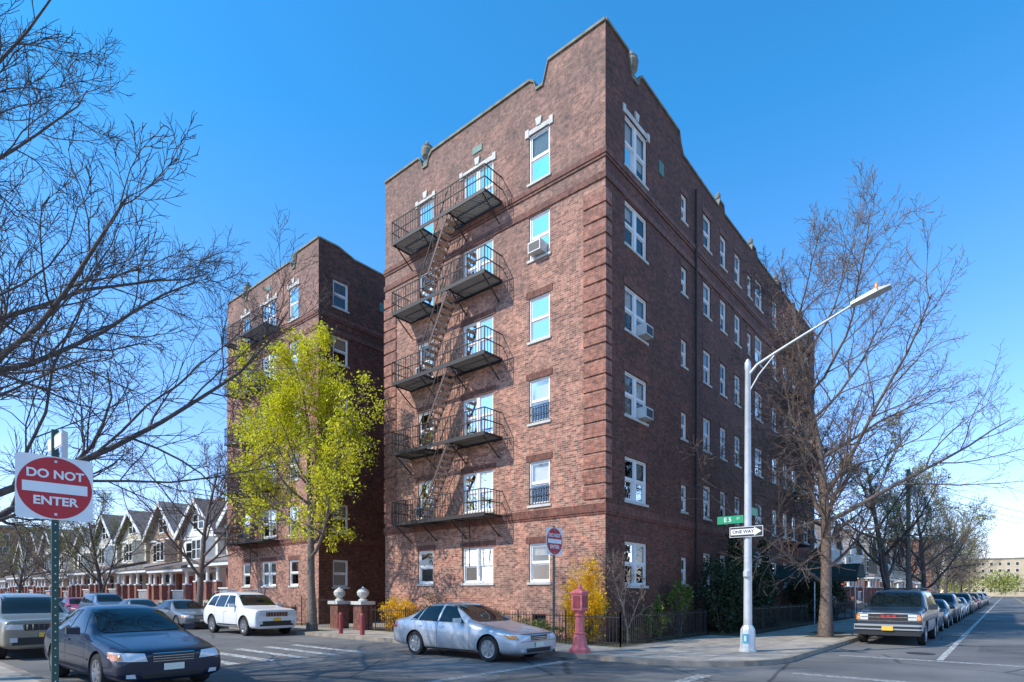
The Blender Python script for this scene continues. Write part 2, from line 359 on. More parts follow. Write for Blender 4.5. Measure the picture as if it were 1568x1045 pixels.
m.face([(-1.3,-1.3,z),(5.5,-1.3,z),(5.5,0,z),(0,0,z),(0,11.6,z),(-1.3,11.6,z)],'soil')
m.face([(5.5,-2.6,z),(27.5,-2.6,z),(27.5,0,z),(5.5,0,z)],'soil')
m.face([(-1.3,17.3,z),(0,17.3,z),(0,60,z),(-1.3,60,z)],'soil')
for (x,y) in ((-3.0,12.9),(7.6,-5.0),(9.8,-4.6),(-3,24.6)): m.face([(x-.6,y-.6,z),(x+.6,y-.6,z),(x+.6,y+.6,z),(x-.6,y+.6,z)],'soil')
m.obj('garden_bed')
# ------------------------------------------------ apartment wings
def wall(mb,F,u0,u1,z0,z1,ops,k,depth=.17):
    us=sorted(set([u0,u1]+[a for o in ops for a in o[:2]])); zs=sorted(set([z0,z1]+[a for o in ops for a in o[2:4]]))
    for i in range(len(us)-1):
        for j in range(len(zs)-1):
            cu=(us[i]+us[i+1])/2; cz=(zs[j]+zs[j+1])/2
            if any(o[0]<cu<o[1] and o[2]<cz<o[3] for o in ops): continue
            mb.face([F(us[i],0,zs[j]),F(us[i+1],0,zs[j]),F(us[i+1],0,zs[j+1]),F(us[i],0,zs[j+1])],k)
    for a,b,c,d in [o[:4] for o in ops]:
        mb.face([F(a,0,c),F(b,0,c),F(b,-depth,c),F(a,-depth,c)],k); mb.face([F(a,0,d),F(b,0,d),F(b,-depth,d),F(a,-depth,d)],k)
        mb.face([F(a,0,c),F(a,0,d),F(a,-depth,d),F(a,-depth,c)],k); mb.face([F(b,0,c),F(b,0,d),F(b,-depth,d),F(b,-depth,c)],k)
RN=random.Random(5)
def window(fr,gl,F,a,b,c,d,double=False,top=False,ac=False,guard=False):
    o0,o1=-.15,-.05; t=.065
    fr.lbox(F,a,a+t,o0,o1,c,d,'white'); fr.lbox(F,b-t,b,o0,o1,c,d,'white')
    fr.lbox(F,a+t,b-t,o0,o1,d-t,d,'white'); fr.lbox(F,a+t,b-t,o0,o1,c,c+t,'white')
    bays=[(a+t,b-t)]
    if double:
        mid=(a+b)/2; fr.lbox(F,mid-.08,mid+.08,o0,o1+.01,c+t,d-t,'white'); bays=[(a+t,mid-.08),(mid+.08,b-t)]
    for (p,q) in bays:
        zm=(c+d)/2; s=.045
        fr.lbox(F,p,q,-.13,-.075,zm-.03,zm+.03,'white')
        for (y0,y1,oo) in ((c+t,zm-.03,-.12),(zm+.03,d-t,-.09)):
            fr.lbox(F,p,p+s,oo-.02,oo+.01,y0,y1,'white'); fr.lbox(F,q-s,q,oo-.02,oo+.01,y0,y1,'white')
            fr.lbox(F,p+s,q-s,oo-.02,oo+.01,y0,y0+s,'white'); fr.lbox(F,p+s,q-s,oo-.02,oo+.01,y1-s,y1,'white')
            gl.face([F(p+s,oo,y0+s),F(q-s,oo,y0+s),F(q-s,oo,y1-s),F(p+s,oo,y1-s)],'glass')
        r=RN.random(); k='blind' if RN.random()<.7 else 'curtain'
        if r<.82:
            frac=RN.choice([.3,.4,.5,.5,.55,.7,1,1]); zb=d-(d-c)*frac
            gl.face([F(p,-.18,zb),F(q,-.18,zb),F(q,-.18,d),F(p,-.18,d)],k)
        if ac and (p,q)==bays[-1]:
            w=min(.56,q-p); mc=(p+q)/2; fr.lbox(F,mc-w/2,mc+w/2,-.1,.32,c+t,c+t+.38,'ac'); fr.lbox(F,mc-w/2+.04,mc+w/2-.04,.32,.325,c+t+.04,c+t+.33,'black')
    if guard:
        for i in range(8): 
            u=a+.06+(b-a-.12)*i/7; fr.lbox(F,u-.008,u+.008,-.02,0.0,c+.03,c+.62,'iron')
        for zz in (c+.05,c+.33,c+.62): fr.lbox(F,a,b,-.03,-.02,zz-.01,zz+.01,'iron')
    fr.lbox(F,a-.06,b+.06,-.05,.05,c-.09,c-.002,'stone')
    if top:
        for (e0,e1) in ((a-.15,a+.02),(b-.02,b+.15)): fr.lbox(F,e0,e1,-.04,.045,d-.05,d+.24,'stone')
        fr.lbox(F,a+.025,b-.025,-.04,.03,d+.002,d+.17,'stone')
        mid=(a+b)/2; w=.12 
        c8=[F(mid-w*.7,-.03,d+.175),F(mid+w*.7,-.03,d+.175),F(mid+w*.7,.06,d+.175),F(mid-w*.7,.06,d+.175),F(mid-w*1.2,-.03,d+.45),F(mid+w*1.2,-.03,d+.45),F(mid+w*1.2,.06,d+.45),F(mid-w*1.2,.06,d+.45)]
        fr.hexa(c8,'stone')
    else: fr.lbox(F,a-.12,b+.12,-.04,.02,d+.002,d+.24,'brickdark')
def coping_line(mb,cp,F,prof,base,k,thick=.3):
    for (u0,z0),(u1,z1) in zip(prof,prof[1:]):
        mb.face([F(u0,0,base),F(u1,0,base),F(u1,0,z1),F(u0,0,z0)],k); mb.face([F(u0,-thick,base),F(u1,-thick,base),F(u1,-thick,z1),F(u0,-thick,z0)],k)
        h=.09
        cp.hexa([F(u0,.06,z0),F(u1,.06,z1),F(u1,-thick-.05,z1),F(u0,-thick-.05,z0),F(u0,.06,z0+h),F(u1,.06,z1+h),F(u1,-thick-.05,z1+h),F(u0,-thick-.05,z0+h)],'coping')
def urn(mb,x,y,z,s=1):
    mb.lathe([(.16*s,z),(.16*s,z+.12*s),(.07*s,z+.16*s),(.07*s,z+.25*s),(.2*s,z+.38*s),(.24*s,z+.6*s),(.19*s,z+.68*s),(.21*s,z+.74*s),(.1*s,z+.82*s),(.05*s,z+.95*s),(.01,z+1.0*s)],'coping',x,y,14)
FT=[3.58+3.0*i for i in range(6)]
def fire_escape(parent,F,u0,u1,z00=4.7):
    ir=MB()
    def rod(p,q,r=.014,k='iron'): ir.tube([F(*p),F(*q)],r,k,4)
    D=1.0; h0,h1=6.55,8.1
    for i in range(5):
        z=z00+3.0*i
        for o in (0.03,D): ir.lbox(F,u0,u1,o-.014,o+.014,z-.07,z+.07,'iron')
        for u in (u0,h0,h1,u1): ir.lbox(F,u-.012,u+.012,.045,D-.015,z-.045,z+.045,'iron')
        o=.09
        while o<D-.03:
            if .40<o and i>0 :
                ir.lbox(F,u0+.02,h0-.02,o-.014,o+.014,z-.012,z+.012,'iron'); ir.lbox(F,h1+.02,u1-.02,o-.014,o+.014,z-.012,z+.012,'iron')
            else: ir.lbox(F,u0+.02,u1-.02,o-.014,o+.014,z-.012,z+.012,'iron')
            o+=.055
        for zz in (.5,.95):
            rod((u0,D,z+zz),(u1,D,z+zz),.024); rod((u0,0,z+zz),(u0,D,z+zz),.022); rod((u1,0,z+zz),(u1,D,z+zz),.022)
        n=int((u1-u0)/.15)
        for j in range(n+1):
            u=u0+(u1-u0)*j/n; rod((u,D,z),(u,D,z+.95),.012 if j%6 else .024)
        for u in (u0,u1):
            for j in range(1,6): rod((u,D*j/6,z),(u,D*j/6,z+.95),.012)
        for u in (u0+.15,h0-.1,h1+.1,u1-.15): rod((u,0,z-.75),(u,D-.05,z-.04),.026)
        if i>0:
            zb=z-3.0; hb=h1+.15
            for o in (.42,.96):
                ir.hexa([F(h0,o-.012,z-.12),F(h0,o+.012,z-.12),F(h0,o+.012,z+.08),F(h0,o-.012,z+.08),F(hb,o-.012,zb-.02),F(hb,o+.012,zb-.02),F(hb,o+.012,zb+.18),F(hb,o-.012,zb+.18)],'stringer')
                rod((h0,o,z+.9),(hb,o,zb+.9),.022)
                for q in range(7): 
                    f=q/6; rod((h0+(hb-h0)*f,o,z-3*f),(h0+(hb-h0)*f,o,z-3*f+.9),.013)
            for j in range(1,13):
                f=j/13; u=h0+(hb-h0)*f; zz=z-3.0*f
                ir.lbox(F,u-.11,u+.11,.435,.945,zz-.02,zz+.02,'rust')
    for o in (.3,.7): rod((6.0,o,4.9),(6.0,o,2.8),.02)
    for j in range(8): rod((6.0,.3,2.9+j*.25),(6.0,.7,2.9+j*.25),.012)
    ir.obj('fire_escape',parent)
def wing(name,y0,W,L,H6,side_cols,right_detail):
    e=empty(name); wb=MB(); fr=MB(); gl=MB(); cp=MB(); tr=MB()
    FL=lambda u,o,z:(-o,y0+u,z)
    FR=lambda u,o,z:(u,y0-o,z)
    c1=W*.237; cols=[(c1-.48,c1+.48,False),(W/2-.83,W/2+.83,True),(W-c1-.48,W-c1+.48,False)]
    ops=[]
    for i,zt in enumerate(FT):
        for ci,(a,b,db) in enumerate(cols):
            h=1.42 if i==0 else (1.78 if i==5 else 1.6)
            ops.append((a,b,zt-h,zt)); window(fr,gl,FL,a,b,zt-h,zt,db,top=(i==5),ac=((i==4 and ci==0) or (ci==2 and i in(1,3))),guard=(ci==0 and i in(1,2)))
    ops.append((c1-.3,c1+.3,.45,1.0)); 
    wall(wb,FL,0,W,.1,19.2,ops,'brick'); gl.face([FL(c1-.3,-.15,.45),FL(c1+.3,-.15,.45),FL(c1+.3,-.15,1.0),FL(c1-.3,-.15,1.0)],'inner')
    ops=[]
    for i,zt in enumerate(FT):
        for ci,(a,b,kind) in enumerate(side_cols):
            if kind=='s': c,d=zt-1.45,zt-.35
            elif kind=='d': c,d=zt-(1.55 if i<5 else 1.8),zt
            else: c,d=zt-1.5,zt-.05
            if kind=='e' and i==0: continue
            ops.append((a,b,c,d)); window(fr,gl,FR,a,b,c,d,kind=='d',top=(i==5 and kind=='d'),ac=(kind=='d' and i in(2,3)))
    wall(wb,FR,0,L,.1,19.2,ops,'brickshade')
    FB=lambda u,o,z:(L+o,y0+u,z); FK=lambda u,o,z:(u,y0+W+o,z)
    wall(wb,FB,0,W,.1,19.2,[],'brickshade'); wall(wb,FK,0,L,.1,19.2,[],'brickshade')
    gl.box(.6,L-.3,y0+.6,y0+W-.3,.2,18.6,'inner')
    wb.face([(.05,y0+.05,18.95),(L-.05,y0+.05,18.95),(L-.05,y0+W-.05,18.95),(.05,y0+W-.05,18.95)],'roof')
    hc=H6; hm=H6-.27; hd=H6-.75
    s=W/11.7
    pl=[(0,hc),(2.35*s,hc),(2.45*s,hc-.3),(2.6*s,hd),(2.9*s,hd),(3.0*s,hm-.15),(3.2*s,hm)]
    pf=pl+[(W-u,z) for u,z in pl[::-1]]; pf[-1]=(W,hc-.2); pf[-2]=(W-2.35*s,hc-.2)
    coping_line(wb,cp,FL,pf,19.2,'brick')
    pr=[(0,hc),(1.5,hc),(1.6,hc-.35),(1.8,hd),(2.2,hd),(2.35,hm-.1),(2.5,hm),(5.7,hm-.05),(5.85,20.1),(6.1,19.75)]
    x=6.1
    while x+4.6<L:
        pr+=[(x+3.8,19.6),(x+3.95,19.95),(x+4.5,19.95),(x+4.6,19.6)]; x+=4.6
    pr+=[(L,19.6)]
    if not right_detail: pr=[(0,hc),(1.2,hc),(2.2,hm),(L,hm-.3)]
    coping_line(wb,cp,FR,pr,19.2,'brickshade')
    coping_line(wb,cp,FK,[(0,hc-.2),(3,hc-.2),(3.2,19.6),(L,19.6)],19.2,'brickshade'); coping_line(wb,cp,FB,[(0,19.6),(W,19.6)],19.2,'brickshade')
    urn(cp,-.0+.12,y0+W-2.75*s,hd+.09,1.15); 
    if right_detail:
        urn(cp,2.0,y0+.14,hd+.09,1.15)
        for xx in (10.35,14.95,19.5): urn(cp,xx,y0+.15,20.04,.55)
    else: urn(cp,.12,y0+2.75*s,hd+.09,.95)
    for (z0,z1,pj,k) in ((4.42,4.5,.03,'brickdark'),(4.5,4.78,.055,'brickdark'),(15.62,15.86,.045,'brickdark'),(16.32,16.42,.04,'brickdark'),(16.42,16.6,.07,'brickdark')):
        tr.box(-pj,.3,y0-pj,y0+W+pj,z0,z1,k); tr.box(.3,L+pj,y0-pj,y0+.3,z0,z1,k)
    z=4.95
    while z+.5<15.6:
        tr.box(-.045,.35,y0-.045,y0+.86,z,z+.43,'quoin'); tr.box(-.045,.3,y0+W-.80,y0+W+.045,z,z+.43,'quoin')
        z+=.52
    fr.lbox(FL,W/2-.25,W/2+.25,-.02,.03,19.25,19.5,'vent'); fr.lbox(FR,3.9,4.3,-.02,.03,17.9,18.4,'vent')
    if right_detail: cp.tube([FR(7.3,.08,.2),FR(7.3,.08,19)],.05,'iron',8)
    wb.obj('brick_walls',e); fr.obj('window_frames',e); gl.obj('window_panes',e); cp.obj('parapet_coping',e); tr.obj('brick_trim',e)
    fire_escape(e,FL,W/2-1.3,W-1.75)
    return e,FR
side=[(1.3,2.95,'d'),(5.95,6.5,'s'),(8.25,9.1,'w'),(10.25,11.0,'w'),(12.15,12.95,'w'),(14.0,14.6,'s'),(15.2,16.4,'e'),(18.2,19.1,'w'),(20.3,21.2,'w'),(22.2,23.1,'w'),(25.0,26.2,'w')]
b1,FR=wing('brick_apartment_building',0,11.7,27.8,20.83,side,True)
b2,_=wing('brick_apartment_building',17.26,10.44,27.8,20.3,[(.85,1.8,'w'),(9,10,'w'),(13,14,'w')],False)
m=MB(); m.box(19,27.7,11.75,17.2,.1,19.3,'brickshade'); m.obj('rear_connecting_wing',b1)
m=MB()
for i in range(5):
    z=4.7+3*i
    m.lbox(FR,20,23.5,.02,.95,z-.05,z,'iron')
    for u in np.arange(20,23.51,.25): m.tube([FR(u,.95,z),FR(u,.95,z+.95)],.012,'iron',4)
    m.tube([FR(20,.95,z+.95),FR(23.5,.95,z+.95)],.02,'iron',4)
    for u in (20,23.5): m.tube([FR(u,0,z+.95),FR(u,.95,z+.95)],.02,'iron',4); m.tube([FR(u,0,z-.8),FR(u,.95,z-.05)],.02,'iron',4)
    if i: 
        for o in (.4,.9): m.tube([FR(20.6,o,z),FR(22.8,o,z-3)],.03,'iron',4)
m.obj('side_fire_escape',b1)
m=MB()
m.lbox(FR,14.7,14.98,0.002,.3,.13,3.2,'white'); m.lbox(FR,16.6,16.88,0.002,.3,.13,3.2,'white'); m.lbox(FR,14.55,17.03,0.002,.36,3.202,3.5,'white')
c=[FR(14.5,0.002,3.502),FR(17.1,0.002,3.502),FR(17.1,.4,3.502),FR(14.5,.4,3.502),FR(15.79,0.002,4.2),FR(15.81,0.002,4.2),FR(15.81,.4,4.2),FR(15.79,.4,4.2)]
m.hexa(c,'white'); m.lbox(FR,15.0,16.58,0.002,.05,.13,3.1,'black')
m.obj('entrance_portal',b1)
M['canvas']=mat('dark_green_canvas',(.015,.03,.025),.8)
m=MB()
F2=lambda u,o,z:(u,-o,z)
m.hexa([F2(17.2,.4,2.6),F2(19.6,.4,2.6),F2(19.6,4.4,2.6),F2(17.2,4.4,2.6),F2(17.9,.4,3.3),F2(18.9,.4,3.3),F2(18.9,4.4,3.3),F2(17.9,4.4,3.3)],'canvas')
m.box(17.2,17.24,-4.4,-.4,2.35,2.6,'canvas')
for u in (17.3,19.5):
    for o in (4.3,2.4): m.tube([(u,-o,.13),(u,-o,2.6)],.03,'galv',6)
m.obj('entrance_canopy')
def pier(y):
    m=MB(); x=-1.3
    m.box(x-.3,x+.3,y-.3,y+.3,.1,1.25,'brickdark'); m.box(x-.38,x+.38,y-.38,y+.38,1.252,1.4,'stone')
    m.lathe([(.2,1.402),(.2,1.46),(.11,1.52),(.24,1.66),(.27,1.8),(.2,1.9),(.1,1.96),(.02,2.04)],'stone',x,y,14)
    m.obj('courtyard_gate_pier')
pier(11.6); pier(13.4)
def fence(name,p,q,h=1.0,z=.13):
    m=MB(); p=Vector((*p,z)); q=Vector((*q,z)); L=(q-p).length; n=int(L/.125); d=(q-p)/n
    for i in range(n+1):
        a=p+d*i; big=i%16==0 or i==n; m.tube([a,a+Vector((0,0,h+(.06 if big else 0)))],.024 if big else .009,'iron',4)
    for zz in (.12,h-.1): m.tube([p+Vector((0,0,zz)),q+Vector((0,0,zz))],.016,'iron',4)
    return m.obj(name)
fence('iron_fence',(-1.3,-1.3),(5.5,-1.3)); fence('iron_fence',(-1.3,-1.3),(-1.3,11.2)); fence('iron_fence',(5.5,-1.3),(5.5,-.1))
fence('iron_fence',(6.0,-2.6),(15,-2.6),1.1); fence('iron_fence',(19.8,-2.6),(27.5,-2.6),1.1); fence('iron_fence',(-1.3,17.3),(-1.3,28)); fence('iron_fence',(-1.3,13.8),(-1.3,16.7),1.4)
# ------------------------------------------------ houses
def house_meshes(seed,wallk,roofk='slate',wall2=None,zg=2.7,hip=False):
    rn=random.Random(seed); m=MB(); w=6.6; wall2=wall2 or wallk
    z1=6.4
    m.box(2.4,13,-w/2,w/2,.1,3.6,wallk); m.box(2.41,12.99,-w/2+.01,w/2-.01,3.6,z1,wall2)
    zr=z1+zg; ov=.45
    for s in (-1,1):
        m.hexa([(1.9,s*(w/2+ov),z1-.25),(13.4,s*(w/2+ov),z1-.25),(13.4,0,zr),(1.9,0,zr),(1.9,s*(w/2+ov),z1-.05),(13.4,s*(w/2+ov),z1-.05),(13.4,0,zr+.22),(1.9,0,zr+.22)],roofk)
        m.hexa([(1.84,s*(w/2+ov),z1-.4),(1.9,s*(w/2+ov),z1-.4),(1.9,0,zr-.15),(1.84,0,zr-.15),(1.84,s*(w/2+ov),z1),(1.9,s*(w/2+ov),z1),(1.9,0,zr+.25),(1.84,0,zr+.25)],'white')
    m.face([(2.4,-w/2,z1),(2.4,w/2,z1),(2.4,0,zr)],wall2); m.face([(13,-w/2,z1),(13,w/2,z1),(13,0,zr)],wall2)
    FL=lambda u,o,z:(2.4-o,u,z)
    def win(a,b,c,d):
        m.lbox(FL,a-.1,b+.1,.002,.07,c-.1,d+.12,'white'); m.lbox(FL,a,b,.07,.075,c,(c+d)/2-.03,'carglass'); m.lbox(FL,a,b,.07,.075,(c+d)/2+.03,d,'carglass')
    win(-.9,-.1,z1+.5,z1+1.6); win(.1,.9,z1+.5,z1+1.6)
    m.lbox(FL,-w/2,w/2,.002,.12,z1-.3,z1-.1,'white')
    m.hexa([(1.6,-2.4,3.9),(2.4,-2.9,3.9),(2.4,-.1,3.9),(1.6,-.6,3.9),(1.6,-2.4,z1-.3),(2.4,-2.9,z1-.3),(2.4,-.1,z1-.3),(1.6,-.6,z1-.3)],wall2)
    FB=lambda u,o,z:(1.6-o,u,z)
    for a,b in ((-2.25,-1.6),(-1.4,-.75)):
        m.lbox(FB,a-.07,b+.07,.002,.06,4.3,5.9,'white'); m.lbox(FB,a,b,.06,.065,4.4,5.08,'carglass'); m.lbox(FB,a,b,.06,.065,5.14,5.8,'carglass')
    win(1.0,2.3,4.4,5.8)
    win(-2.6,-.6,1.8,3.2); m.lbox(FL,.8,1.9,.002,.06,1.2,3.3,'white'); m.lbox(FL,.95,1.75,.06,.07,1.2,3.1,'darkred')
    m.box(0,2.38,-w/2,w/2,.1,1.15,'redbrick')
    m.hexa([(-.4,-w/2-.3,3.55),(2.35,-w/2-.3,3.55),(2.35,w/2+.3,3.55),(-.4,w/2+.3,3.55),(-.4,-w/2-.3,3.7),(2.35,-w/2-.2,4.3),(2.35,w/2+.2,4.3),(-.4,w/2+.3,3.7)],roofk)
    m.box(-.3,2.3,-w/2-.2,w/2+.2,3.3,3.548,'white')
    for y in (-w/2+.2,-.2,1.4,w/2-.2):
        m.box(.02,.42,y-.2,y+.2,1.152,2.3,'redbrick'); m.box(-.02,.46,y-.25,y+.25,2.302,2.4,'white')
        m.lathe([(.13,2.4),(.12,3.1),(.18,3.2),(.18,3.3)],'white',.22,y,10)
    m.box(.1,.3,-w/2+.4,-.4,1.85,1.93,'white')
    for i in range(14): m.box(.17,.22,-w/2+.5+i*.17,-w/2+.54+i*.17,1.15,1.85,'white')
    for i in range(6): m.box(-1.7+i*.28,-.001,.1,1.3,.1+i*.17,.1+(i+1)*.17,'concrete')
    m.box(7,7.7,-.4,.3,zr-.5,zr+1.1,'redbrick')
    for s in (-1,1):
        for x in (4,7,10):
            for z in (1.9,4.5): 
                y0=s*w/2; m.box(x-.5,x+.5,min(y0+s*.002,y0+s*.05),max(y0+s*.002,y0+s*.05),z,z+1.4,'white'); m.box(x-.4,x+.4,min(y0+s*.05,y0+s*.055),max(y0+s*.05,y0+s*.055),z+.1,z+1.3,'carglass')
    return m.mesh('house_structure')
M['sidingw']=mat('siding_white',(.74,.70,.62),.7,0,.08,3); M['sidingg']=mat('siding_cream',(.68,.58,.42),.7,0,.08,3)
M['slate2']=mat('roof_shingle_grey',(.24,.21,.19),.9,0,.3,3,.3); M['shingle']=mat('wall_shingle_brown',(.36,.24,.16),.9,0,.25,4,.3)
HM=[house_meshes(1,'sidingw','slate'),house_meshes(2,'redbrick','slate2','shingle',2.9),house_meshes(3,'sidingg','slate','sidingg',2.3),house_meshes(4,'redbrick','slate2','sidingw',2.5)]
hk=[3,0,1,2,0,3,2,0,1,0]
for i in range(10):
    e=empty('house_with_porch',(1.2,32.6+i*8.0+(.4 if i%3==1 else 0),0)); e.scale=(1,1.05,1.06+(.05,-.03,0,.06)[i%4]); addobj('house_structure',HM[hk[i]],e)
for i in range(7):
    e=empty('house_with_porch',(38+i*11,1,0),R(90)); addobj('house_structure',HM[[3,0,3,1,3,2,3][i]],e)
for i in range(4):
    e=empty('house_with_porch',(-20,45+i*10,0),R(180)); addobj('house_structure',HM[i],e)
def flats(name,x0,x1,y0,y1,h,k):
    m=MB(); m.box(x0,x1,y0,y1,0,h,k); m.box(x0-.3,x1+.3,y0-.3,y1+.3,h+.002,h+.6,'coping')
    z=2
    while z<h-2:
        y=y0+1.5
        while y<y1-1.5: m.box(x0-.06,x0-.01,y,y+1.3,z,z+1.6,'white'); m.box(x0-.08,x0-.061,y+.12,y+1.18,z+.12,z+1.48,'carglass'); y+=3
        x=x0+1.5
        while x<x1-1.5: m.box(x,x+1.3,y0-.06,y0-.01,z,z+1.6,'white'); m.box(x+.12,x+1.18,y0-.08,y0-.061,z+.12,z+1.48,'carglass'); x+=3
        z+=3
    m.obj(name)
flats('distant_apartment_block',-40,-12,150,165,20,'redbrick'); flats('distant_apartment_block',-8,25,170,190,17,'redbrick')
flats('distant_apartment_block',330,360,-55,12,17,'beige'); flats('distant_apartment_block',160,185,4,30,15,'redbrick')
flats('distant_apartment_block',-75,-45,120,150,16,'redbrick')
# ------------------------------------------------ cars
def carbody(st,L,arches,rw,seed=0):
    bm=bmesh.new(); rings=[]
    for (s,w,zb,zbelt,wr,zt) in st:
        hb=zbelt-zb
        half=[(0,zb),(.8*w,zb),(.96*w,zb+.07),(w,zb+.32*hb),(w,zb+.72*hb),(.965*w,zbelt),(wr,zt-.05*min(1,(zt-zbelt)*3)),(wr*.8,zt),(0,zt+.02)]
        ring=[bm.verts.new((s-L/2,y,z)) for y,z in half]+[bm.verts.new((s-L/2,-y,z)) for y,z in half[-2:0:-1]]
        rings.append(ring)
    n=len(rings[0])
    for a,b in zip(rings,rings[1:]):
        for j in range(n): bm.faces.new((a[j],a[(j+1)%n],b[(j+1)%n],b[j]))
    for rg in (rings[0],rings[-1]):
        for j in range(n//2): 
            a,b,c,d=rg[j],rg[j+1],rg[(n-j-1)%n],rg[(n-j)%n]
            vs=[]; 
            for q in (a,b,c,d):
                if q not in vs: vs.append(q)
            if len(vs)>=3:
                try: bm.faces.new(vs)
                except Exception: pass
    bmesh.ops.recalc_face_normals(bm,faces=bm.faces)
    me=bpy.data.meshes.new('body'); bm.to_mesh(me); bm.free()
    me.materials.append(M['black']); me.materials.append(M['black'])
    o=bpy.data.objects.new('tmp',me); COL.objects.link(o)
    md=o.modifiers.new('s','SUBSURF'); md.levels=2; md.render_levels=2
    cutters=[]
    for xa in arches:
        bm=bmesh.new(); bmesh.ops.create_cone(bm,cap_ends=True,segments=40,radius1=rw,radius2=rw,depth=4.0,matrix=Matrix.Translation((xa-L/2,0,rw*.86))@Matrix.Rotation(R(90),4,'X'))
        cm=bpy.data.meshes.new('c'); bm.to_mesh(cm); bm.free(); cm.materials.append(M['black']); cm.materials.append(M['black'])
        for p in cm.polygons: p.material_index=1
        c=bpy.data.objects.new('tmpc',cm); COL.objects.link(c); cutters.append(c)
        bmod=o.modifiers.new('b','BOOLEAN'); bmod.object=c; bmod.operation='DIFFERENCE'; bmod.solver='EXACT'
    dg=bpy.context.evaluated_depsgraph_get(); dg.update()
    ev=bpy.data.meshes.new_from_object(o.evaluated_get(dg)); 
    for c in cutters: bpy.data.objects.remove(c)
    bpy.data.objects.remove(o)
    ev.shade_smooth(); ev.set_sharp_from_angle(angle=R(38))
    bm=bmesh.new(); bm.from_mesh(ev); bvh=BVHTree.FromBMesh(bm); bm.free()
    return ev,bvh
class Car:
    def __init__(s,kind):
        s.kind=kind
        if kind=='sedan':
            L=4.75; ws=(.93,3.65); rw=.375; wr=.325; W=.9
            st=[(0,.60,.30,.56,.50,.64),(.03,.78,.22,.60,.64,.69),(.10,.83,.20,.64,.69,.725),(.3,.86,.18,.69,.73,.77),(.8,.89,.17,.77,.76,.85),(1.3,.9,.17,.84,.78,.92),(1.5,.9,.17,.87,.77,.96),(1.95,.9,.17,.89,.68,1.22),(2.3,.9,.17,.90,.61,1.39),(2.85,.9,.17,.91,.59,1.45),(3.35,.9,.17,.92,.59,1.42),(3.75,.9,.18,.93,.64,1.25),(4.1,.89,.2,.94,.72,1.06),(4.3,.88,.22,.94,.74,1.02),(4.6,.85,.25,.90,.70,.99),(4.71,.78,.30,.82,.62,.92),(4.75,.6,.36,.74,.48,.80)]
        elif kind=='suv':
            L=4.8; ws=(.92,3.82); rw=.45; wr=.385; W=.95
            st=[(0,.76,.38,.90,.70,.99),(.03,.87,.30,.96,.78,1.04),(.08,.90,.28,.98,.80,1.06),(.3,.93,.27,1.0,.82,1.08),(.9,.95,.27,1.03,.84,1.11),(1.25,.95,.27,1.05,.84,1.15),(1.42,.95,.27,1.05,.81,1.20),(1.8,.95,.27,1.06,.74,1.50),(2.1,.95,.27,1.07,.69,1.68),(2.7,.95,.27,1.08,.67,1.76),(3.6,.95,.27,1.09,.67,1.75),(4.2,.94,.28,1.10,.67,1.70),(4.4,.94,.28,1.10,.70,1.62),(4.65,.92,.32,1.07,.76,1.25),(4.74,.90,.34,1.02,.78,1.1),(4.8,.78,.42,.92,.66,1.0)]
        else:
            L=5.6; ws=(.98,4.35); rw=.45; wr=.38; W=.98
            st=[(0,.86,.38,.95,.78,1.06),(.03,.93,.32,1.0,.85,1.1),(.1,.95,.3,1.04,.87,1.13),(.7,.98,.3,1.08,.88,1.16),(1.35,.98,.3,1.1,.88,1.2),(1.5,.98,.3,1.11,.87,1.24),(1.8,.98,.3,1.12,.82,1.5),(2.1,.98,.3,1.12,.78,1.76),(2.3,.98,.3,1.12,.77,1.82),(3,.98,.3,1.12,.77,1.86),(4.6,.98,.3,1.12,.77,1.86),(5.2,.98,.3,1.12,.77,1.83),(5.4,.97,.32,1.12,.77,1.76),(5.52,.96,.34,1.1,.80,1.4),(5.58,.95,.36,1.05,.85,1.12),(5.6,.88,.42,.98,.8,1.04)]
        s.L=L; s.W=W
        s.body,s.bvh=carbody(st,L,ws,rw)
        d=MB(); s.d=d
        wm=MB()
        for xa in ws:
            for sg in (-1,1):
                cx=xa-L/2; yo=sg*(W-.02); yi=sg*(W-.24)
                def ringm(rad_y,k,n=28):
                    b=len(wm.v); i=wm.mi(k)
                    for (r,y) in rad_y:
                        for j in range(n): a=2*math.pi*j/n; wm.v.append((cx+r*math.cos(a),y,wr+r*math.sin(a)))
                    for q in range(len(rad_y)-1):
                        for j in range(n): j2=(j+1)%n; wm.f.append((b+q*n+j,b+q*n+j2,b+(q+1)*n+j2,b+(q+1)*n+j)); wm.m.append(i)
                    wm.f.append(tuple(b+(len(rad_y)-1)*n+j for j in range(n))); wm.m.append(i)
                ringm([(wr*.6,yi),(wr*.95,yi),(wr,yi+sg*.03),(wr,yo-sg*.03),(wr*.95,yo),(wr*.70,yo-sg*.004),(wr*.68,yo-sg*.05),(.02,yo-sg*.06)],'tire')
                ringm([(wr*.69,yo-sg*.03),(wr*.69,yo-sg*.003),(wr*.62,yo-sg*.006),(wr*.60,yo-sg*.035)],'rim')
                ringm([(wr*.2,yo-sg*.05),(wr*.17,yo-sg*.012),(.01,yo-sg*.010)],'rim')
                for q in range(7):
                    a=2*math.pi*q/7+.3; ca,sa=math.cos(a),math.sin(a); hw=.028
                    def P(r,t,y): return (cx+r*ca-t*sa,y,wr+r*sa+t*ca)
                    wm.hexa([P(.03,-hw,yo-sg*.05),P(wr*.64,-hw*.9,yo-sg*.05),P(wr*.64,hw*.9,yo-sg*.05),P(.03,hw,yo-sg*.05),P(.03,-hw,yo-sg*.018),P(wr*.64,-hw*.9,yo-sg*.012),P(wr*.64,hw*.9,yo-sg*.012),P(.03,hw,yo-sg*.018)],'rim')
            d.box(xa-L/2-.42,xa-L/2+.42,-(W-.26),W-.26,.3,wr+.28,'black')
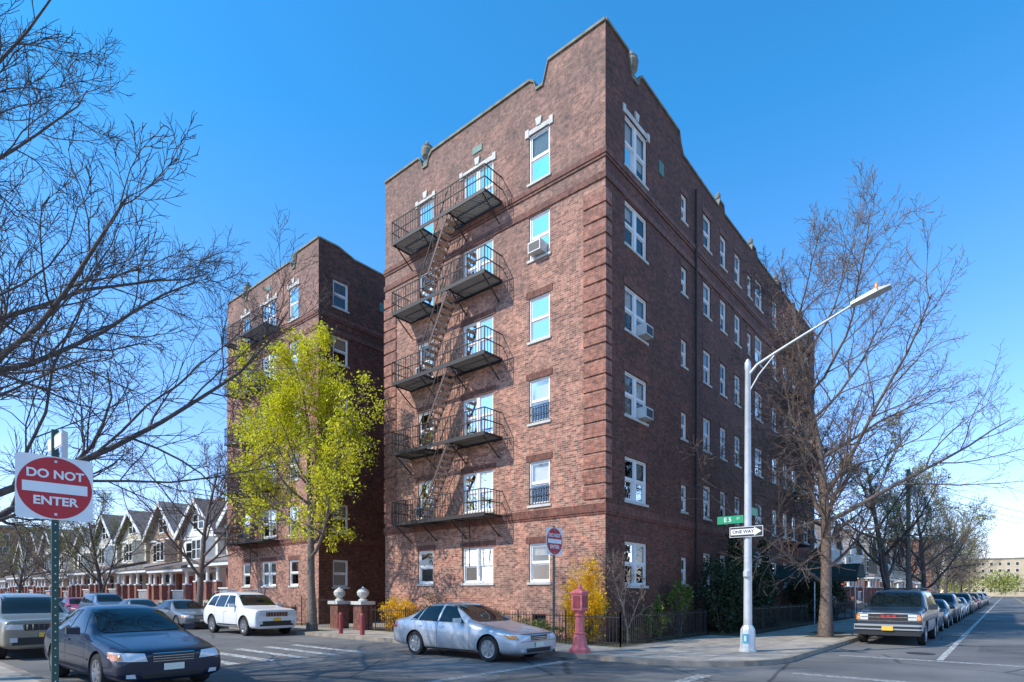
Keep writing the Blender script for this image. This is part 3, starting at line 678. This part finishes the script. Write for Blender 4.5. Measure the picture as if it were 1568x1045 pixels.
        s.wheels=wm.mesh('wheels',True,30)
        s.details(); s.dm=d.mesh('trim_and_glass',True,30)
    def hit(s,ax,a,b):
        if ax=='f': o,dr=Vector((-9,a,b)),Vector((1,0,0))
        elif ax=='r': o,dr=Vector((9,a,b)),Vector((-1,0,0))
        elif ax=='t': o,dr=Vector((a,b,9)),Vector((0,0,-1))
        elif ax=='+': o,dr=Vector((a,9,b)),Vector((0,-1,0))
        else: o,dr=Vector((a,-9,b)),Vector((0,1,0))
        h=s.bvh.ray_cast(o,dr)
        if h[0] is None: return None
        nn=h[1]; 
        if nn.dot(dr)>0: nn=-nn
        return h[0],nn
    def patch(s,ax,c,k,off=.006,nu=8,nv=5):
        c=[Vector(p) for p in c]; g=[]
        for i in range(nu+1):
            row=[]
            for j in range(nv+1):
                u=i/nu; v=j/nv; p=(c[0]*(1-u)+c[1]*u)*(1-v)+(c[3]*(1-u)+c[2]*u)*v
                h=s.hit(ax,p.x,p.y); row.append(None if h is None else h[0]+h[1]*off)
            g.append(row)
        d=s.d; idx={}
        for i in range(nu+1):
            for j in range(nv+1):
                if g[i][j] is not None: idx[i,j]=len(d.v); d.v.append(tuple(g[i][j]))
        mi=d.mi(k)
        for i in range(nu):
            for j in range(nv):
                q=[(i,j),(i+1,j),(i+1,j+1),(i,j+1)]
                if all(x in idx for x in q):
                    pts=[Vector(d.v[idx[x]]) for x in q]
                    if max((pts[0]-pts[2]).length,(pts[1]-pts[3]).length)<.6: d.f.append(tuple(idx[x] for x in q)); d.m.append(mi)
    def sides(s,c,k,**kw):
        for ax in '+-': s.patch(ax,[(x-s.L/2,z) for x,z in c],k,**kw)
    def sym(s,ax,c,k,**kw):
        s.patch(ax,c,k,**kw); s.patch(ax,[(-y,z) for y,z in c],k,**kw)
    def line(s,x0,z0,x1,z1,t=.012,k='black',off=.003):
        if abs(x1-x0)<abs(z1-z0): s.sides([(x0-t/2,z0),(x0+t/2,z0),(x1+t/2,z1),(x1-t/2,z1)],k,off=off,nu=1,nv=10)
        else: s.sides([(x0,z0-t/2),(x1,z1-t/2),(x1,z1+t/2),(x0,z0+t/2)],k,off=off,nu=20,nv=1)
    def fline(s,y0,z0,y1,z1,t=.010):
        s.patch('f',[(y0,z0-t/2),(y1,z1-t/2),(y1,z1+t/2),(y0,z0+t/2)],'black',off=.003,nu=14,nv=1)
    def mirror(s,x,z,w=.2,h=.13):
        for sg in (-1,1):
            y=sg*(s.W-.03)
            s.d.hexa([(x-s.L/2-.05,y,z),(x-s.L/2+.05,y,z),(x-s.L/2+.06,y+sg*w,z+.02),(x-s.L/2-.03,y+sg*w,z+.02),(x-s.L/2-.05,y,z+h),(x-s.L/2+.05,y,z+h),(x-s.L/2+.06,y+sg*w,z+h),(x-s.L/2-.03,y+sg*w,z+h)],'paint')
    def details(s):
        k=s.kind
        if k=='sedan':
            s.patch('f',[(-.67,.985),(.67,.985),(.54,1.365),(-.54,1.365)],'carglass',nu=14,nv=8)
            s.patch('f',[(-.62,.965),(.62,.965),(.62,.985),(-.62,.985)],'black',nu=14,nv=1,off=.008)
            s.patch('r',[(-.62,1.08),(.62,1.08),(.50,1.36),(-.50,1.36)],'carglass',nu=14,nv=8)
            s.sides([(1.82,.95),(2.72,.95),(2.70,1.36),(2.32,1.34)],'carglass',nu=10,nv=6)
            s.sides([(2.80,.95),(3.55,.97),(3.42,1.33),(2.78,1.36)],'carglass',nu=10,nv=6)
            s.sides([(3.60,.98),(3.85,1.0),(3.62,1.22),(3.50,1.31)],'carglass',nu=4,nv=4)
            s.line(1.55,.25,1.55,.86); s.line(2.76,.22,2.76,.93); s.line(3.55,.6,3.7,.94); s.line(3.25,.26,3.5,.58)
            s.line(.9+.45,.52,3.2,.54,.035,'paintd',.008)
            s.line(1.4,.24,3.2,.24,.03,'black',.004); s.line(1.75,.935,3.9,.965,.015,'black',.006)
            for x in (2.52,3.38): s.sides([(x,.80),(x+.17,.80),(x+.17,.83),(x,.83)],'paintd',off=.025,nu=2,nv=1)
            s.sym('f',[(.40,.545),(.84,.57),(.83,.70),(.44,.675)],'lamp',nu=8,nv=4,off=.010)
            s.sym('f',[(.74,.575),(.84,.58),(.84,.67),(.75,.67)],'amber',nu=4,nv=3,off=.013)
            s.patch('f',[(-.30,.54),(.30,.54),(.34,.665),(-.34,.665)],'black',nu=8,nv=3,off=.006)
            for zz in (.535,.575,.615,.66): s.patch('f',[(-.32,zz),(.32,zz),(.32,zz+.010),(-.32,zz+.010)],'chrome',nu=6,nv=1,off=.014)
            s.fline(-.8,.525,.8,.525); s.fline(-.7,.70,.7,.70,.012)
            s.patch('f',[(-.46,.26),(.46,.26),(.50,.36),(-.50,.36)],'black',nu=8,nv=2,off=.006)
            s.sym('f',[(.56,.28),(.70,.29),(.70,.35),(.58,.35)],'lamp',nu=3,nv=2,off=.006)
            s.patch('f',[(-.16,.385),(.16,.385),(.16,.495),(-.16,.495)],'plate',nu=4,nv=2,off=.02)
            s.sym('r',[(.45,.72),(.80,.72),(.80,.88),(.47,.90)],'red',nu=6,nv=3,off=.008)
            s.patch('r',[(-.16,.7),(.16,.7),(.16,.82),(-.16,.82)],'plate',nu=3,nv=2,off=.012)
            s.sides([(4.45,.74),(4.68,.74),(4.66,.87),(4.45,.89)],'red',nu=3,nv=3,off=.008)
            s.sides([(.10,.58),(.42,.61),(.36,.68),(.12,.68)],'lamp',nu=4,nv=3,off=.009)
            s.mirror(1.9,.93)
            for sg in(-1,1): s.patch('t',[(.2-s.L/2,sg*.60),(1.42-s.L/2,sg*.70),(1.42-s.L/2,sg*.712),(.2-s.L/2,sg*.612)],'black',nu=10,nv=1,off=.003)
            for sg in(-1,1): s.patch('t',[(1.62-s.L/2,sg*.66),(2.24-s.L/2,sg*.55),(2.24-s.L/2,sg*.57),(1.62-s.L/2,sg*.68)],'black',nu=10,nv=1,off=.009)
            s.d.tube([(1.66-s.L/2,-.5,1.06),(1.60-s.L/2,.1,1.035)],.008,'black',4); s.d.tube([(1.66-s.L/2,.0,1.075),(1.60-s.L/2,.55,1.03)],.008,'black',4)
        elif k=='suv':
            s.patch('f',[(-.70,1.2),(.70,1.2),(.60,1.64),(-.60,1.64)],'carglass',nu=14,nv=8)
            s.patch('r',[(-.66,1.22),(.66,1.22),(.58,1.62),(-.58,1.62)],'carglass',nu=14,nv=8)
            s.sides([(1.72,1.13),(2.62,1.13),(2.60,1.62),(2.14,1.60)],'carglass',nu=10,nv=6)
            s.sides([(2.70,1.13),(3.55,1.14),(3.50,1.62),(2.68,1.62)],'carglass',nu=10,nv=6)
            s.sides([(3.62,1.16),(4.35,1.2),(4.12,1.56),(3.58,1.61)],'carglass',nu=8,nv=5)
            s.line(1.5,.4,1.5,1.04); s.line(2.66,.36,2.66,1.12); s.line(3.5,.7,3.58,1.12)
            s.line(1.45,.42,3.3,.42,.05,'black',.006)
            for x in (2.42,3.32): s.sides([(x,.95),(x+.18,.95),(x+.18,.98),(x,.98)],'paintd',off=.03,nu=2,nv=1)
            s.sym('f',[(.48,.80),(.84,.82),(.84,.95),(.50,.94)],'lamp',nu=8,nv=4,off=.012)
            s.patch('f',[(-.46,.78),(.46,.78),(.46,.95),(-.46,.95)],'black',nu=8,nv=3,off=.008)
            for i in range(8): y=-.43+i*.12; s.patch('f',[(y-.02,.79),(y+.012,.79),(y+.012,.94),(y-.02,.94)],'chrome',nu=1,nv=2,off=.018)
            s.patch('f',[(-.72,.40),(.72,.40),(.66,.60),(-.66,.60)],'black',nu=8,nv=3,off=.008)
            s.sym('f',[(.60,.48),(.76,.48),(.76,.60),(.60,.60)],'lamp',nu=3,nv=2,off=.014); s.fline(-.8,.98,.8,.98)
            s.patch('f',[(-.16,.60),(.16,.60),(.16,.72),(-.16,.72)],'yplate',nu=3,nv=2,off=.02)
            s.sym('r',[(.62,.98),(.86,.98),(.86,1.14),(.64,1.14)],'red',nu=6,nv=3,off=.008)
            s.mirror(1.75,1.12,.22,.16)
            for sg in (-1,1): s.d.tube([(2.2-s.L/2,sg*.62,1.77),(2.4-s.L/2,sg*.62,1.82),(4.1-s.L/2,sg*.62,1.81),(4.2-s.L/2,sg*.62,1.76)],.018,'chrome',6)
        else:
            s.patch('f',[(-.78,1.25),(.78,1.25),(.70,1.74),(-.70,1.74)],'carglass',nu=14,nv=8)
            s.patch('r',[(-.74,1.25),(.74,1.25),(.70,1.7),(-.70,1.7)],'carglass',nu=14,nv=8)
            s.sides([(1.75,1.17),(2.66,1.17),(2.64,1.72),(2.16,1.70)],'carglass',nu=10,nv=6)
            s.sides([(2.76,1.17),(3.75,1.17),(3.73,1.73),(2.74,1.73)],'carglass',nu=10,nv=6)
            s.sides([(3.9,1.17),(5.3,1.17),(5.2,1.73),(3.88,1.73)],'carglass',nu=10,nv=6)
            s.line(1.55,.4,1.55,1.1); s.line(2.71,.4,2.71,1.75); s.line(3.82,.8,3.85,1.75)
            s.sides([(1.5,.42),(3.85,.42),(3.85,.80),(1.5,.80)],'silver',nu=14,nv=4,off=.005); s.sides([(4.86,.45),(5.5,.45),(5.5,.80),(4.86,.80)],'silver',nu=6,nv=4,off=.005)
            s.sides([(.08,.62),(.5,.62),(.5,.80),(.08,.80)],'silver',nu=5,nv=3,off=.005)
            s.patch('f',[(-.86,.80),(.86,.80),(.86,1.05),(-.86,1.05)],'black',nu=14,nv=4,off=.006)
            s.patch('f',[(-.52,.82),(.52,.82),(.52,1.03),(-.52,1.03)],'iron',nu=10,nv=3,off=.012)
            for zz in (.80,.925,1.045): s.patch('f',[(-.86,zz),(.86,zz),(.86,zz+.012),(-.86,zz+.012)],'chrome',nu=12,nv=1,off=.02)
            s.sym('f',[(.56,.84),(.80,.84),(.80,.92),(.56,.92)],'lamp',nu=6,nv=3,off=.015); s.sym('f',[(.56,.95),(.80,.95),(.80,1.03),(.56,1.03)],'lamp',nu=6,nv=3,off=.015)
            s.sym('f',[(.81,.84),(.9,.84),(.9,1.03),(.81,1.03)],'amber',nu=2,nv=3,off=.015)
            s.d.box(-s.L/2-.10,-s.L/2+.12,-.96,.96,.52,.70,'silver'); s.d.box(-s.L/2-.112,-s.L/2-.101,-.94,.94,.57,.64,'black')
            s.d.box(-s.L/2-.06,-s.L/2+.2,-.9,.9,.34,.48,'black')
            s.d.box(-s.L/2-.125,-s.L/2-.113,-.16,.16,.50,.64,'yplate')
            s.d.box(s.L/2-.1,s.L/2+.1,-.95,.95,.5,.7,'chrome'); s.sym('r',[(.84,.85),(.93,.85),(.93,1.1),(.84,1.1)],'red',nu=2,nv=3,off=.01)
            s.mirror(1.85,1.15,.26,.2)
            for yy in (-.18,-.02,.14): s.d.box(-s.L/2-.03,-s.L/2-.01,yy-.055,yy+.055,.945,1.005,'signred')
            for sg in (-1,1): s.d.tube([(2.6-s.L/2,sg*.68,1.9),(5.0-s.L/2,sg*.68,1.9)],.02,'black',6)
            for xx in (2.8,3.6,4.8): s.d.tube([(xx-s.L/2,-.68,1.9),(xx-s.L/2,.68,1.9)],.018,'black',6)
M['paint']=mat('car_paint_slot',(.5,.5,.5),.3); M['paintd']=mat('car_trim_slot',(.05,.05,.05),.4); M['silver']=mat('silver_cladding',(.42,.43,.43),.35,.5,0)
TYPES={k:Car(k) for k in('sedan','suv','big')}
paints={}
def paint(c,metal=.4):
    if c not in paints:
        paints[c]=mat('car_paint_%d'%len(paints),c,.38,metal,.03,3,coat=.55,spec=.35)
    return paints[c]
def car(name,kind,x,y,face,color,metal=.3,scale=1):
    T=TYPES[kind]; e=empty(name,(x,y,0),R(90) if face=='-y' else (R(-90) if face=='+y' else (0 if face=='-x' else R(180)))); e.scale=(scale,)*3
    p=paint(color,metal)
    b=addobj('body',T.body,e); b.material_slots[0].link='OBJECT'; b.material_slots[0].material=p
    addobj('wheels',T.wheels,e)
    d=addobj('trim_and_glass',T.dm,e)
    for sl in d.material_slots:
        if sl.material in (M['paint'],M['paintd']): sl.link='OBJECT'; sl.material=p
    return e
car('parked_sedan','sedan',-4.95,1.45,'-y',(.46,.48,.50),.5,1.04)
car('parked_sedan','sedan',-12.8,3.75,'-y',(.004,.008,.028),.0,1.06)
car('parked_suv','suv',-4.65,15.3,'-y',(.78,.77,.75),0,1.03)
car('parked_suv','suv',-12.95,11.9,'-y',(.30,.27,.20),.5)
car('parked_large_suv','big',9.2,-7.15,'-x',(.03,.04,.055),.3,1.02)
cs=[(.3,.32,.34),(.12,.13,.15),(.02,.02,.025),(.5,.02,.06),(.6,.6,.6),(.10,.2,.3),(.03,.04,.06),(.45,.45,.43),(.02,.02,.02)]
rc=random.Random(3)
for i in range(10):
    car('parked_car',['sedan','sedan','suv','sedan'][i%4],-4.8,22.0+i*6.2,'-y',[(.17,.18,.19),(.25,.28,.31),(.12,.18,.26),(.45,.02,.05)][i] if i<4 else rc.choice(cs))
for i in range(9):
    car('parked_car',['sedan','suv','sedan'][i%3],-12.95,27+8.5+i*6.2,'-y',rc.choice(cs))
car('parked_car','suv',-12.95,18.2,'-y',(.02,.03,.05))
car('moving_car','sedan',-8.6,31,'-y',(.16,.24,.30))
car('moving_car','sedan',-8.4,40,'-y',(.40,.02,.06))
for i in range(16):
    car('parked_car',['sedan','sedan','suv'][i%3],15.2+i*6.1,-7.1,'-x',[(.05,.08,.13),(.02,.02,.025),(.1,.1,.12),(.5,.5,.5)][i] if i<4 else rc.choice(cs))
for i in range(10): car('parked_car',['suv','sedan'][i%2],30+i*7,-17.9,'+x',rc.choice(cs))
car('moving_car','sedan',150,-14.5,'+x',(.5,.5,.5))
# school bus
m=MB()
X0,X1,Y0,Y1=-13.9,-11.6,24,32.5
m.box(X0,X1,Y0+1,Y1,.55,2.2,'yellow'); m.hexa([(X0,Y0+1,2.2),(X1,Y0+1,2.2),(X1,Y1,2.2),(X0,Y1,2.2),(X0+.25,Y0+1.2,3.05),(X1-.25,Y0+1.2,3.05),(X1-.25,Y1-.1,3.05),(X0+.25,Y1-.1,3.05)],'yellow')
m.hexa([(X0+.2,Y0,.6),(X1-.2,Y0,.6),(X1-.1,Y0+1,.6),(X0+.1,Y0+1,.6),(X0+.3,Y0+.1,1.5),(X1-.3,Y0+.1,1.5),(X1-.2,Y0+1,1.75),(X0+.2,Y0+1,1.75)],'yellow')
m.box(X0+.25,X1-.25,Y0+.97,Y0+.99,1.8,2.6,'carglass'); 
for i in range(7): m.box(X0-.01,X0-.002,Y0+1.6+i*.95,Y0+2.35+i*.95,1.55,2.15,'carglass'); m.box(X1+.002,X1+.01,Y0+1.6+i*.95,Y0+2.35+i*.95,1.55,2.15,'carglass')
m.box(X0+.4,X1-.4,Y0-.05,Y0-.01,.8,1.3,'black')
for y in (Y0+1.0,Y1-2):
    for x in (X0+.15,X1-.15): m.tube([(x-.15,y,.48),(x+.15,y,.48)],.48,'tire',20)
m.obj('school_bus')
# ------------------------------------------------ street furniture
def text(body,size,mt,parent,loc,rot,ex=.002,sx=1,bold=.0):
    c=bpy.data.curves.new('lettering','FONT'); c.body=body; c.size=size; c.align_x='CENTER'; c.align_y='CENTER'; c.extrude=ex; c.offset=bold; c.materials.append(M[mt])
    o=bpy.data.objects.new('lettering',c); COL.objects.link(o); o.parent=parent; o.location=loc; o.rotation_euler=rot; o.scale=(sx,1,1); return o
def dne(x,y,zc,ztop,w=.76,back=False):
    e=empty('do_not_enter_sign',(x,y,0)); h=w/2
    p=MB()
    p.box(-.035,.035,.005,.012,0.1,ztop,'greenpole'); p.box(-.035,-.028,.012,.04,.1,ztop,'greenpole'); p.box(.028,.035,.012,.04,.1,ztop,'greenpole')
    for i in range(24): p.box(-.007,.007,.0035,.0049,.6+i*.1,.615+i*.1,'galv')
    p.obj('post',e)
    s=MB(); r=.05; pts=[]
    for cx,cz,a0 in ((h-r,h-r,0),(-h+r,h-r,90),(-h+r,-h+r,180),(h-r,-h+r,270)):
        for i in range(5): a=R(a0+i*22.5); pts.append((cx+r*math.cos(a),cz+r*math.sin(a)))
    for yy,k in ((-.004,'signwhite'),(.0,'galv')): s.face([(a,yy,zc+b) for a,b in pts],k)
    for i in range(len(pts)):
        a,b=pts[i],pts[(i+1)%len(pts)]; s.face([(a[0],-.004,zc+a[1]),(b[0],-.004,zc+b[1]),(b[0],0,zc+b[1]),(a[0],0,zc+a[1])],'galv')
    s.face([(h*.97*math.cos(2*math.pi*i/48),-.007,zc+h*.97*math.sin(2*math.pi*i/48)) for i in range(48)],'signred')
    s.box(-h*.84,h*.84,-.012,-.009,zc-.06,zc+.06,'signwhite')
    s.box(-.014,.014,-.016,-.0125,zc-.33,zc-.302,'galv'); s.box(-.014,.014,-.016,-.0125,zc+.305,zc+.333,'galv')
    s.obj('sign_plate',e)
    text('DO NOT',.14,'signwhite',e,(0,-.010,zc+.158),(R(90),0,0),bold=.004,sx=1.0); text('ENTER',.14,'signwhite',e,(0,-.010,zc-.162),(R(90),0,0),bold=.004,sx=1.05)
    return e
e=dne(-15.09,-1.43,3.04,3.75)
m=MB(); m.box(-.008,-.004,-.32,.32,3.5,3.68,'galv'); m.box(-.013,-.009,-.3,.3,3.52,3.66,'signwhite'); m.hexa([(.05,-.03,3.42),(.14,.09,3.42),(.144,.09,3.42),(.054,-.03,3.42),(.05,-.03,3.76),(.14,.09,3.76),(.144,.09,3.76),(.054,-.03,3.76)],'signwhite'); m.obj('side_plates',e)
dne(-3.6,-.52,3.0+.22,3.65)
e=empty('fire_alarm_post',(-3.35,-1.2,.13)); m=MB()
m.lathe([(.30,0),(.30,.10),(.25,.14),(.21,.20),(.17,.42),(.15,.50),(.17,.53),(.13,.56),(.125,.98),(.15,1.02),(.12,1.06),(.16,1.14),(.2,1.16)],'pink',0,0,8)
m.box(-.16,.16,-.17,.17,1.162,1.62,'pink'); m.box(-.19,.19,-.2,.2,1.622,1.67,'pink'); m.hexa([(-.17,-.18,1.67),(.17,-.18,1.67),(.17,.18,1.67),(-.17,.18,1.67),(-.06,-.06,1.76),(.06,-.06,1.76),(.06,.06,1.76),(-.06,.06,1.76)],'pink')
m.box(-.175,-.161,-.11,.11,1.24,1.56,'darkred'); m.box(-.11,.11,-.185,-.171,1.24,1.56,'darkred')
m.lathe([(.05,1.76),(.06,1.8),(.02,1.86)],'pink',0,0,8)
m.obj('post_and_box',e)
e=empty('street_lamp',(-.09,-4.66,.13)); m=MB()
m.lathe([(.24,0),(.24,.06),(.21,.08),(.19,.62),(.16,.68),(.12,.74)],'galv',0,0,8)
m.lathe([(.115,.74),(.095,4),(.075,7.9),(.085,7.92),(.085,8.1),(.03,8.2)],'galv',0,0,12)
m.tube([(0,-.02,7.75),(0,-.25,7.98),(0,-.7,8.18),(0,-1.3,8.42),(0,-2.6,8.92)],[.04,.04,.036,.033,.03],'galv',8)
m.tube([(0,-.02,7.25),(0,-.3,7.7),(0,-.7,8.12)],[.022,.022,.02],'galv',6)
m.hexa([(-.11,-2.55,8.88),(.11,-2.55,8.88),(.17,-3.15,9.02),(-.17,-3.15,9.02),(-.07,-2.55,8.97),(.07,-2.55,8.97),(.13,-3.1,9.12),(-.13,-3.1,9.12)],'galv')
m.hexa([(-.17,-3.152,9.02),(.17,-3.152,9.02),(.12,-3.42,9.09),(-.12,-3.42,9.09),(-.13,-3.152,9.12),(.13,-3.152,9.12),(.09,-3.4,9.13),(-.09,-3.4,9.13)],'galv')
m.lathe([(.05,9.12),(.05,9.2),(.045,9.22),(.04,9.28),(.01,9.32)],'amber',0,-3.1,10)
M['sticker']=mat('blue_sticker',(.05,.4,.5),.5,0,.1); m.box(-.212,-.2,-.08,.08,.25,.5,'sticker'); m.box(-.215,-.2125,-.03,.03,.3,.45,'signwhite')
m.tube([(-.1,-.0,2.1),(-.1,0,2.25)],.09,'galv',8)
m.obj('pole_and_arm',e,smooth=True)
s=MB(); s.box(-.14,-.125,-.46,.46,3.2,3.5,'black'); 
s.box(-.148,-.1405,-.455,.455,3.205,3.495,'signwhite'); s.box(-.153,-.1485,-.44,.44,3.22,3.48,'black')
s.face([(-.156,.42,3.27),(-.156,-.22,3.27),(-.156,-.22,3.23),(-.156,-.42,3.35),(-.156,-.22,3.47),(-.156,-.22,3.43),(-.156,.42,3.43)],'signwhite')
s.obj('one_way_sign',e); text('ONE WAY',.125,'black',e,(-.158,.08,3.35),(R(90),0,R(-90)),ex=.001,bold=.003)
s=MB(); s.box(-.012,.012,.12,.86,3.62,3.84,'signgreen'); s.box(.1,.8,-.012,.012,3.86,4.08,'signgreen'); s.obj('street_name_sign',e)
text('E 5',.17,'signwhite',e,(-.016,.56,3.73),(R(90),0,R(-90)),ex=.001,bold=.003); text('ST',.09,'signwhite',e,(-.016,.26,3.75),(R(90),0,R(-90)),ex=.001)
for (x,y) in ((-3.3,10.3),(-3.2,9.0)):
    m=MB(); m.lathe([(.09,.13),(.09,.9),(.06,.97),(.01,.99)],'darkred',x,y,12); m.obj('steel_bollard')
m=MB()
for k,(z0,z1) in enumerate(((9.3,9.8),(8.7,9.2),(8.3,8.7))):
    pts=[]
    for i in range(17): f=i/16; pts.append((30+f*50,-5.2-13.8*f,z0+(z1-z0)*f-1.2*4*f*(1-f)*.5))
    m.tube(pts,.018,'black',4)
m.tube([(30,-5.2,0),(30,-5.2,10)],[.16,.12],'bark',8); m.tube([(80,-19,0),(80,-19,10.5)],[.16,.12],'bark',8)
m.obj('utility_pole_and_cables')
# ------------------------------------------------ vegetation
make_tree('bare_tree',(-15.7,5.0,.1),11,16.5,.21,cfgm(seg=[9,8,6,4,3],n=[26,13,10,7],len=[.50,.42,.42,.5],start=[.16,.12,.1,.1],ang=[68,48,45,42],up=[.03,.05,.05,.03,.02],rmin=.006,rr=[.48,.5,.6,.7],trunk=.8),'barkd')
make_tree('budding_tree',(-3.0,12.9,.13),21,13.0,.2,cfgm(n=[15,9,6,5],len=[.42,.5,.45,.5],start=[.30,.2,.15,.1],ang=[62,48,45,45],up=[.04,.07,.05,.03,.02]),'bark','leaf',4,.06,.13)
make_tree('bare_tree',(-3.0,24.6,.13),31,11.5,.2,cfgm(n=[13,10,7,5],len=[.48,.5,.45,.5],start=[.25,.2,.15,.1],ang=[60,48,45,45]),'bark2')
tA=make_tree('bare_tree',(7.6,-5.0,.13),44,15.0,.22,cfgm(n=[20,11,8,5],len=[.36,.48,.45,.5],start=[.24,.15,.12,.1],ang=[64,48,45,45],up=[.03,.08,.05,.04,.03],bias=(.10,-.2,0),lean=(.03,-.05,1),trunk=.85,rmin=.007),'bark2','bud',1,.018,.03)
tB=make_tree('bare_tree',(9.8,-4.6,.13),52,11.5,.17,cfgm(n=[15,9,7,5],len=[.42,.5,.45,.5],start=[.2,.15,.15,.1],ang=[66,50,50,45],up=[.02,.04,.03,.02,.0],bias=(-.22,.14,0),rmin=.007),'bark2','leafb',1,.018,.03)
tC=make_tree('bare_tree',(22.5,-5.1,.13),63,12,.22,cfgm(n=[13,9,7,5],len=[.46,.5,.45,.5],start=[.2,.2,.15,.1],ang=[64,50,45,45]),'barkd','leafg',1,.05,.06)
for i,(x,y,s) in enumerate(((31,-5.2,.9),(41,-5,1.0),(52,-5.2,.9),(64,-5,1.05),(78,-5,.95),(95,-5,1),(115,-5,1.1),(26,-20.5,1),(70,-19.8,.9),(100,-19.8,1),(140,-20,1.1),(-3,42,.8),(-3,55,.9),(-3,70,.9),(-14.8,30,.8),(-14.8,48,.9),(-14.8,64,.9))):
    dup(tC if i%2 else tA,'bare_tree',(x,y,.1),i*1.3,s*(.68 if i%2==0 else 1))
rng=np.random.default_rng(9)
def mass(name,pts,r,h,leaf,n=300,size=.5,seed=1):
    rg=np.random.default_rng(seed); C=[]
    for (x,y) in pts:
        P=rg.normal(size=(n,3)); P/=np.linalg.norm(P,axis=1,keepdims=True); P*=rg.random((n,1))**.5
        C.append(P*np.array([r,r,h/2.2])+np.array([x,y,h*.55]))
    C=np.concatenate(C); V,F=quads(C,size,rg); return addobj(name,array_mesh(name,V,F,[leaf]))
mass('distant_trees',[(200+rng.random()*150,-60+rng.random()*85) for _ in range(26)],6,10,'leafg',600,.35,1)
mass('distant_trees',[(-60+rng.random()*85,115+rng.random()*30) for _ in range(24)],5,9,'leafb',600,.3,2)
mass('distant_trees',[(130+rng.random()*50,-3+rng.random()*30) for _ in range(12)],4,9,'leafb',600,.25,3)
mass('distant_trees',[(-40+rng.random()*20,60+rng.random()*50) for _ in range(14)],4,9,'leafg',600,.25,4)
bush('forsythia_bush',(-.78,.35,.13),.5,.8,1.3,7500,.038,'leaff',1)
bush('forsythia_bush',(-.7,9.9,.13),.6,.9,.7,2600,.04,'leaff',2)
bush('shrub',(-.7,7.6,.13),.6,1.4,.8,1400,.04,'leafb',3)
bush('shrub',(-.7,4.2,.13),.5,1.6,.5,1400,.04,'leafs',4)
bush('shrub',(2.2,-.75,.13),.5,.5,.7,1800,.045,'leafs',5)
bush('shrub',(-.7,2,.13),.45,.8,.35,900,.04,'leafs',15)
bush('shrub',(4.4,-.6,.13),.7,.5,1.1,1500,.05,'leafs',6)
bush('shrub',(.6,-.7,.13),.5,.4,.25,700,.04,'leafs',16)
for i,(x,y,rx,rz) in enumerate(((7,-1.3,.9,1.6),(8.8,-1.2,1.0,2.1),(10.8,-1.3,1.1,1.8),(12.9,-1.2,.9,2.0),(20.6,-1.3,1.1,1.7),(22.6,-1.3,1.2,1.9),(25,-1.4,1.2,1.6))):
    bush('evergreen_bush',(x,y,.13),rx,rx,rz,4500,.07,'leafd',20+i,'cone' if i%2 else 'ball')
make_tree('small_bare_tree',(-.15,-.95,.13),71,3.3,.045,cfgm(n=[10,6,4,2],len=[.5,.5,.45,.4],start=[.15,.2,.15,.1],ang=[38,35,35,35],rmin=.006),'bark','leafb',1,.025,.03)
bush('yellow_flower_bush',(-.8,5.9,.13),.4,.5,.3,500,.04,'leaff',33)
bush('hedge',(.3,29.5,.13),.7,1.2,.8,1500,.06,'leafs',35)
for i in range(6): bush('hedge',(-.6,33+8*i,.13),.5,1.5,.6,900,.07,'leafs' if i%2 else 'leafg',40+i)
# ------------------------------------------------ camera, light, sky
cam=bpy.data.cameras.new('camera'); co=bpy.data.objects.new('camera',cam); COL.objects.link(co); scene.camera=co
cam.sensor_width=36; cam.lens=36*900/1568; cam.shift_y=(908-522.7)/1568; cam.clip_end=4000; cam.clip_start=.1
co.location=(-16.97,-10.22,1.78); co.rotation_euler=(R(90),0,-math.atan2(.765,.644))
sd=Vector((-1,.55,1.02)).normalized()
su=bpy.data.lights.new('sun','SUN'); su.energy=5.0; su.angle=R(.5); su.color=(1,.92,.80); so=bpy.data.objects.new('sun',su); COL.objects.link(so)
so.rotation_euler=sd.to_track_quat('Z','Y').to_euler()
w=bpy.data.worlds.new('World'); scene.world=w; w.use_nodes=True; n=w.node_tree.nodes; l=w.node_tree.links
sk=n.new('ShaderNodeTexSky'); sk.sky_type='NISHITA'; sk.sun_disc=False; sk.sun_elevation=math.asin(sd.z); sk.sun_rotation=math.atan2(sd.x,sd.y)
sk.air_density=1.0; sk.dust_density=.2; sk.ozone_density=2.0
tc=n.new('ShaderNodeTexCoord'); sp=n.new('ShaderNodeSeparateXYZ'); l.new(tc.outputs['Generated'],sp.inputs[0])
rp=n.new('ShaderNodeMapRange'); rp.inputs[1].default_value=0; rp.inputs[2].default_value=.62; l.new(sp.outputs[2],rp.inputs[0])
tint=n.new('ShaderNodeMixRGB'); tint.inputs[1].default_value=(1.75,1.6,2.1,1); tint.inputs[2].default_value=(.40,1.65,2.25,1); l.new(rp.outputs[0],tint.inputs[0])
mx=n.new('ShaderNodeMixRGB'); mx.blend_type='MULTIPLY'; mx.inputs[0].default_value=1; l.new(tint.outputs[0],mx.inputs[2])
l.new(sk.outputs[0],mx.inputs[1]); l.new(mx.outputs[0],n['Background'].inputs[0]); n['Background'].inputs[1].default_value=.145
scene.view_settings.view_transform='Standard'; scene.view_settings.look='None'; scene.view_settings.exposure=0
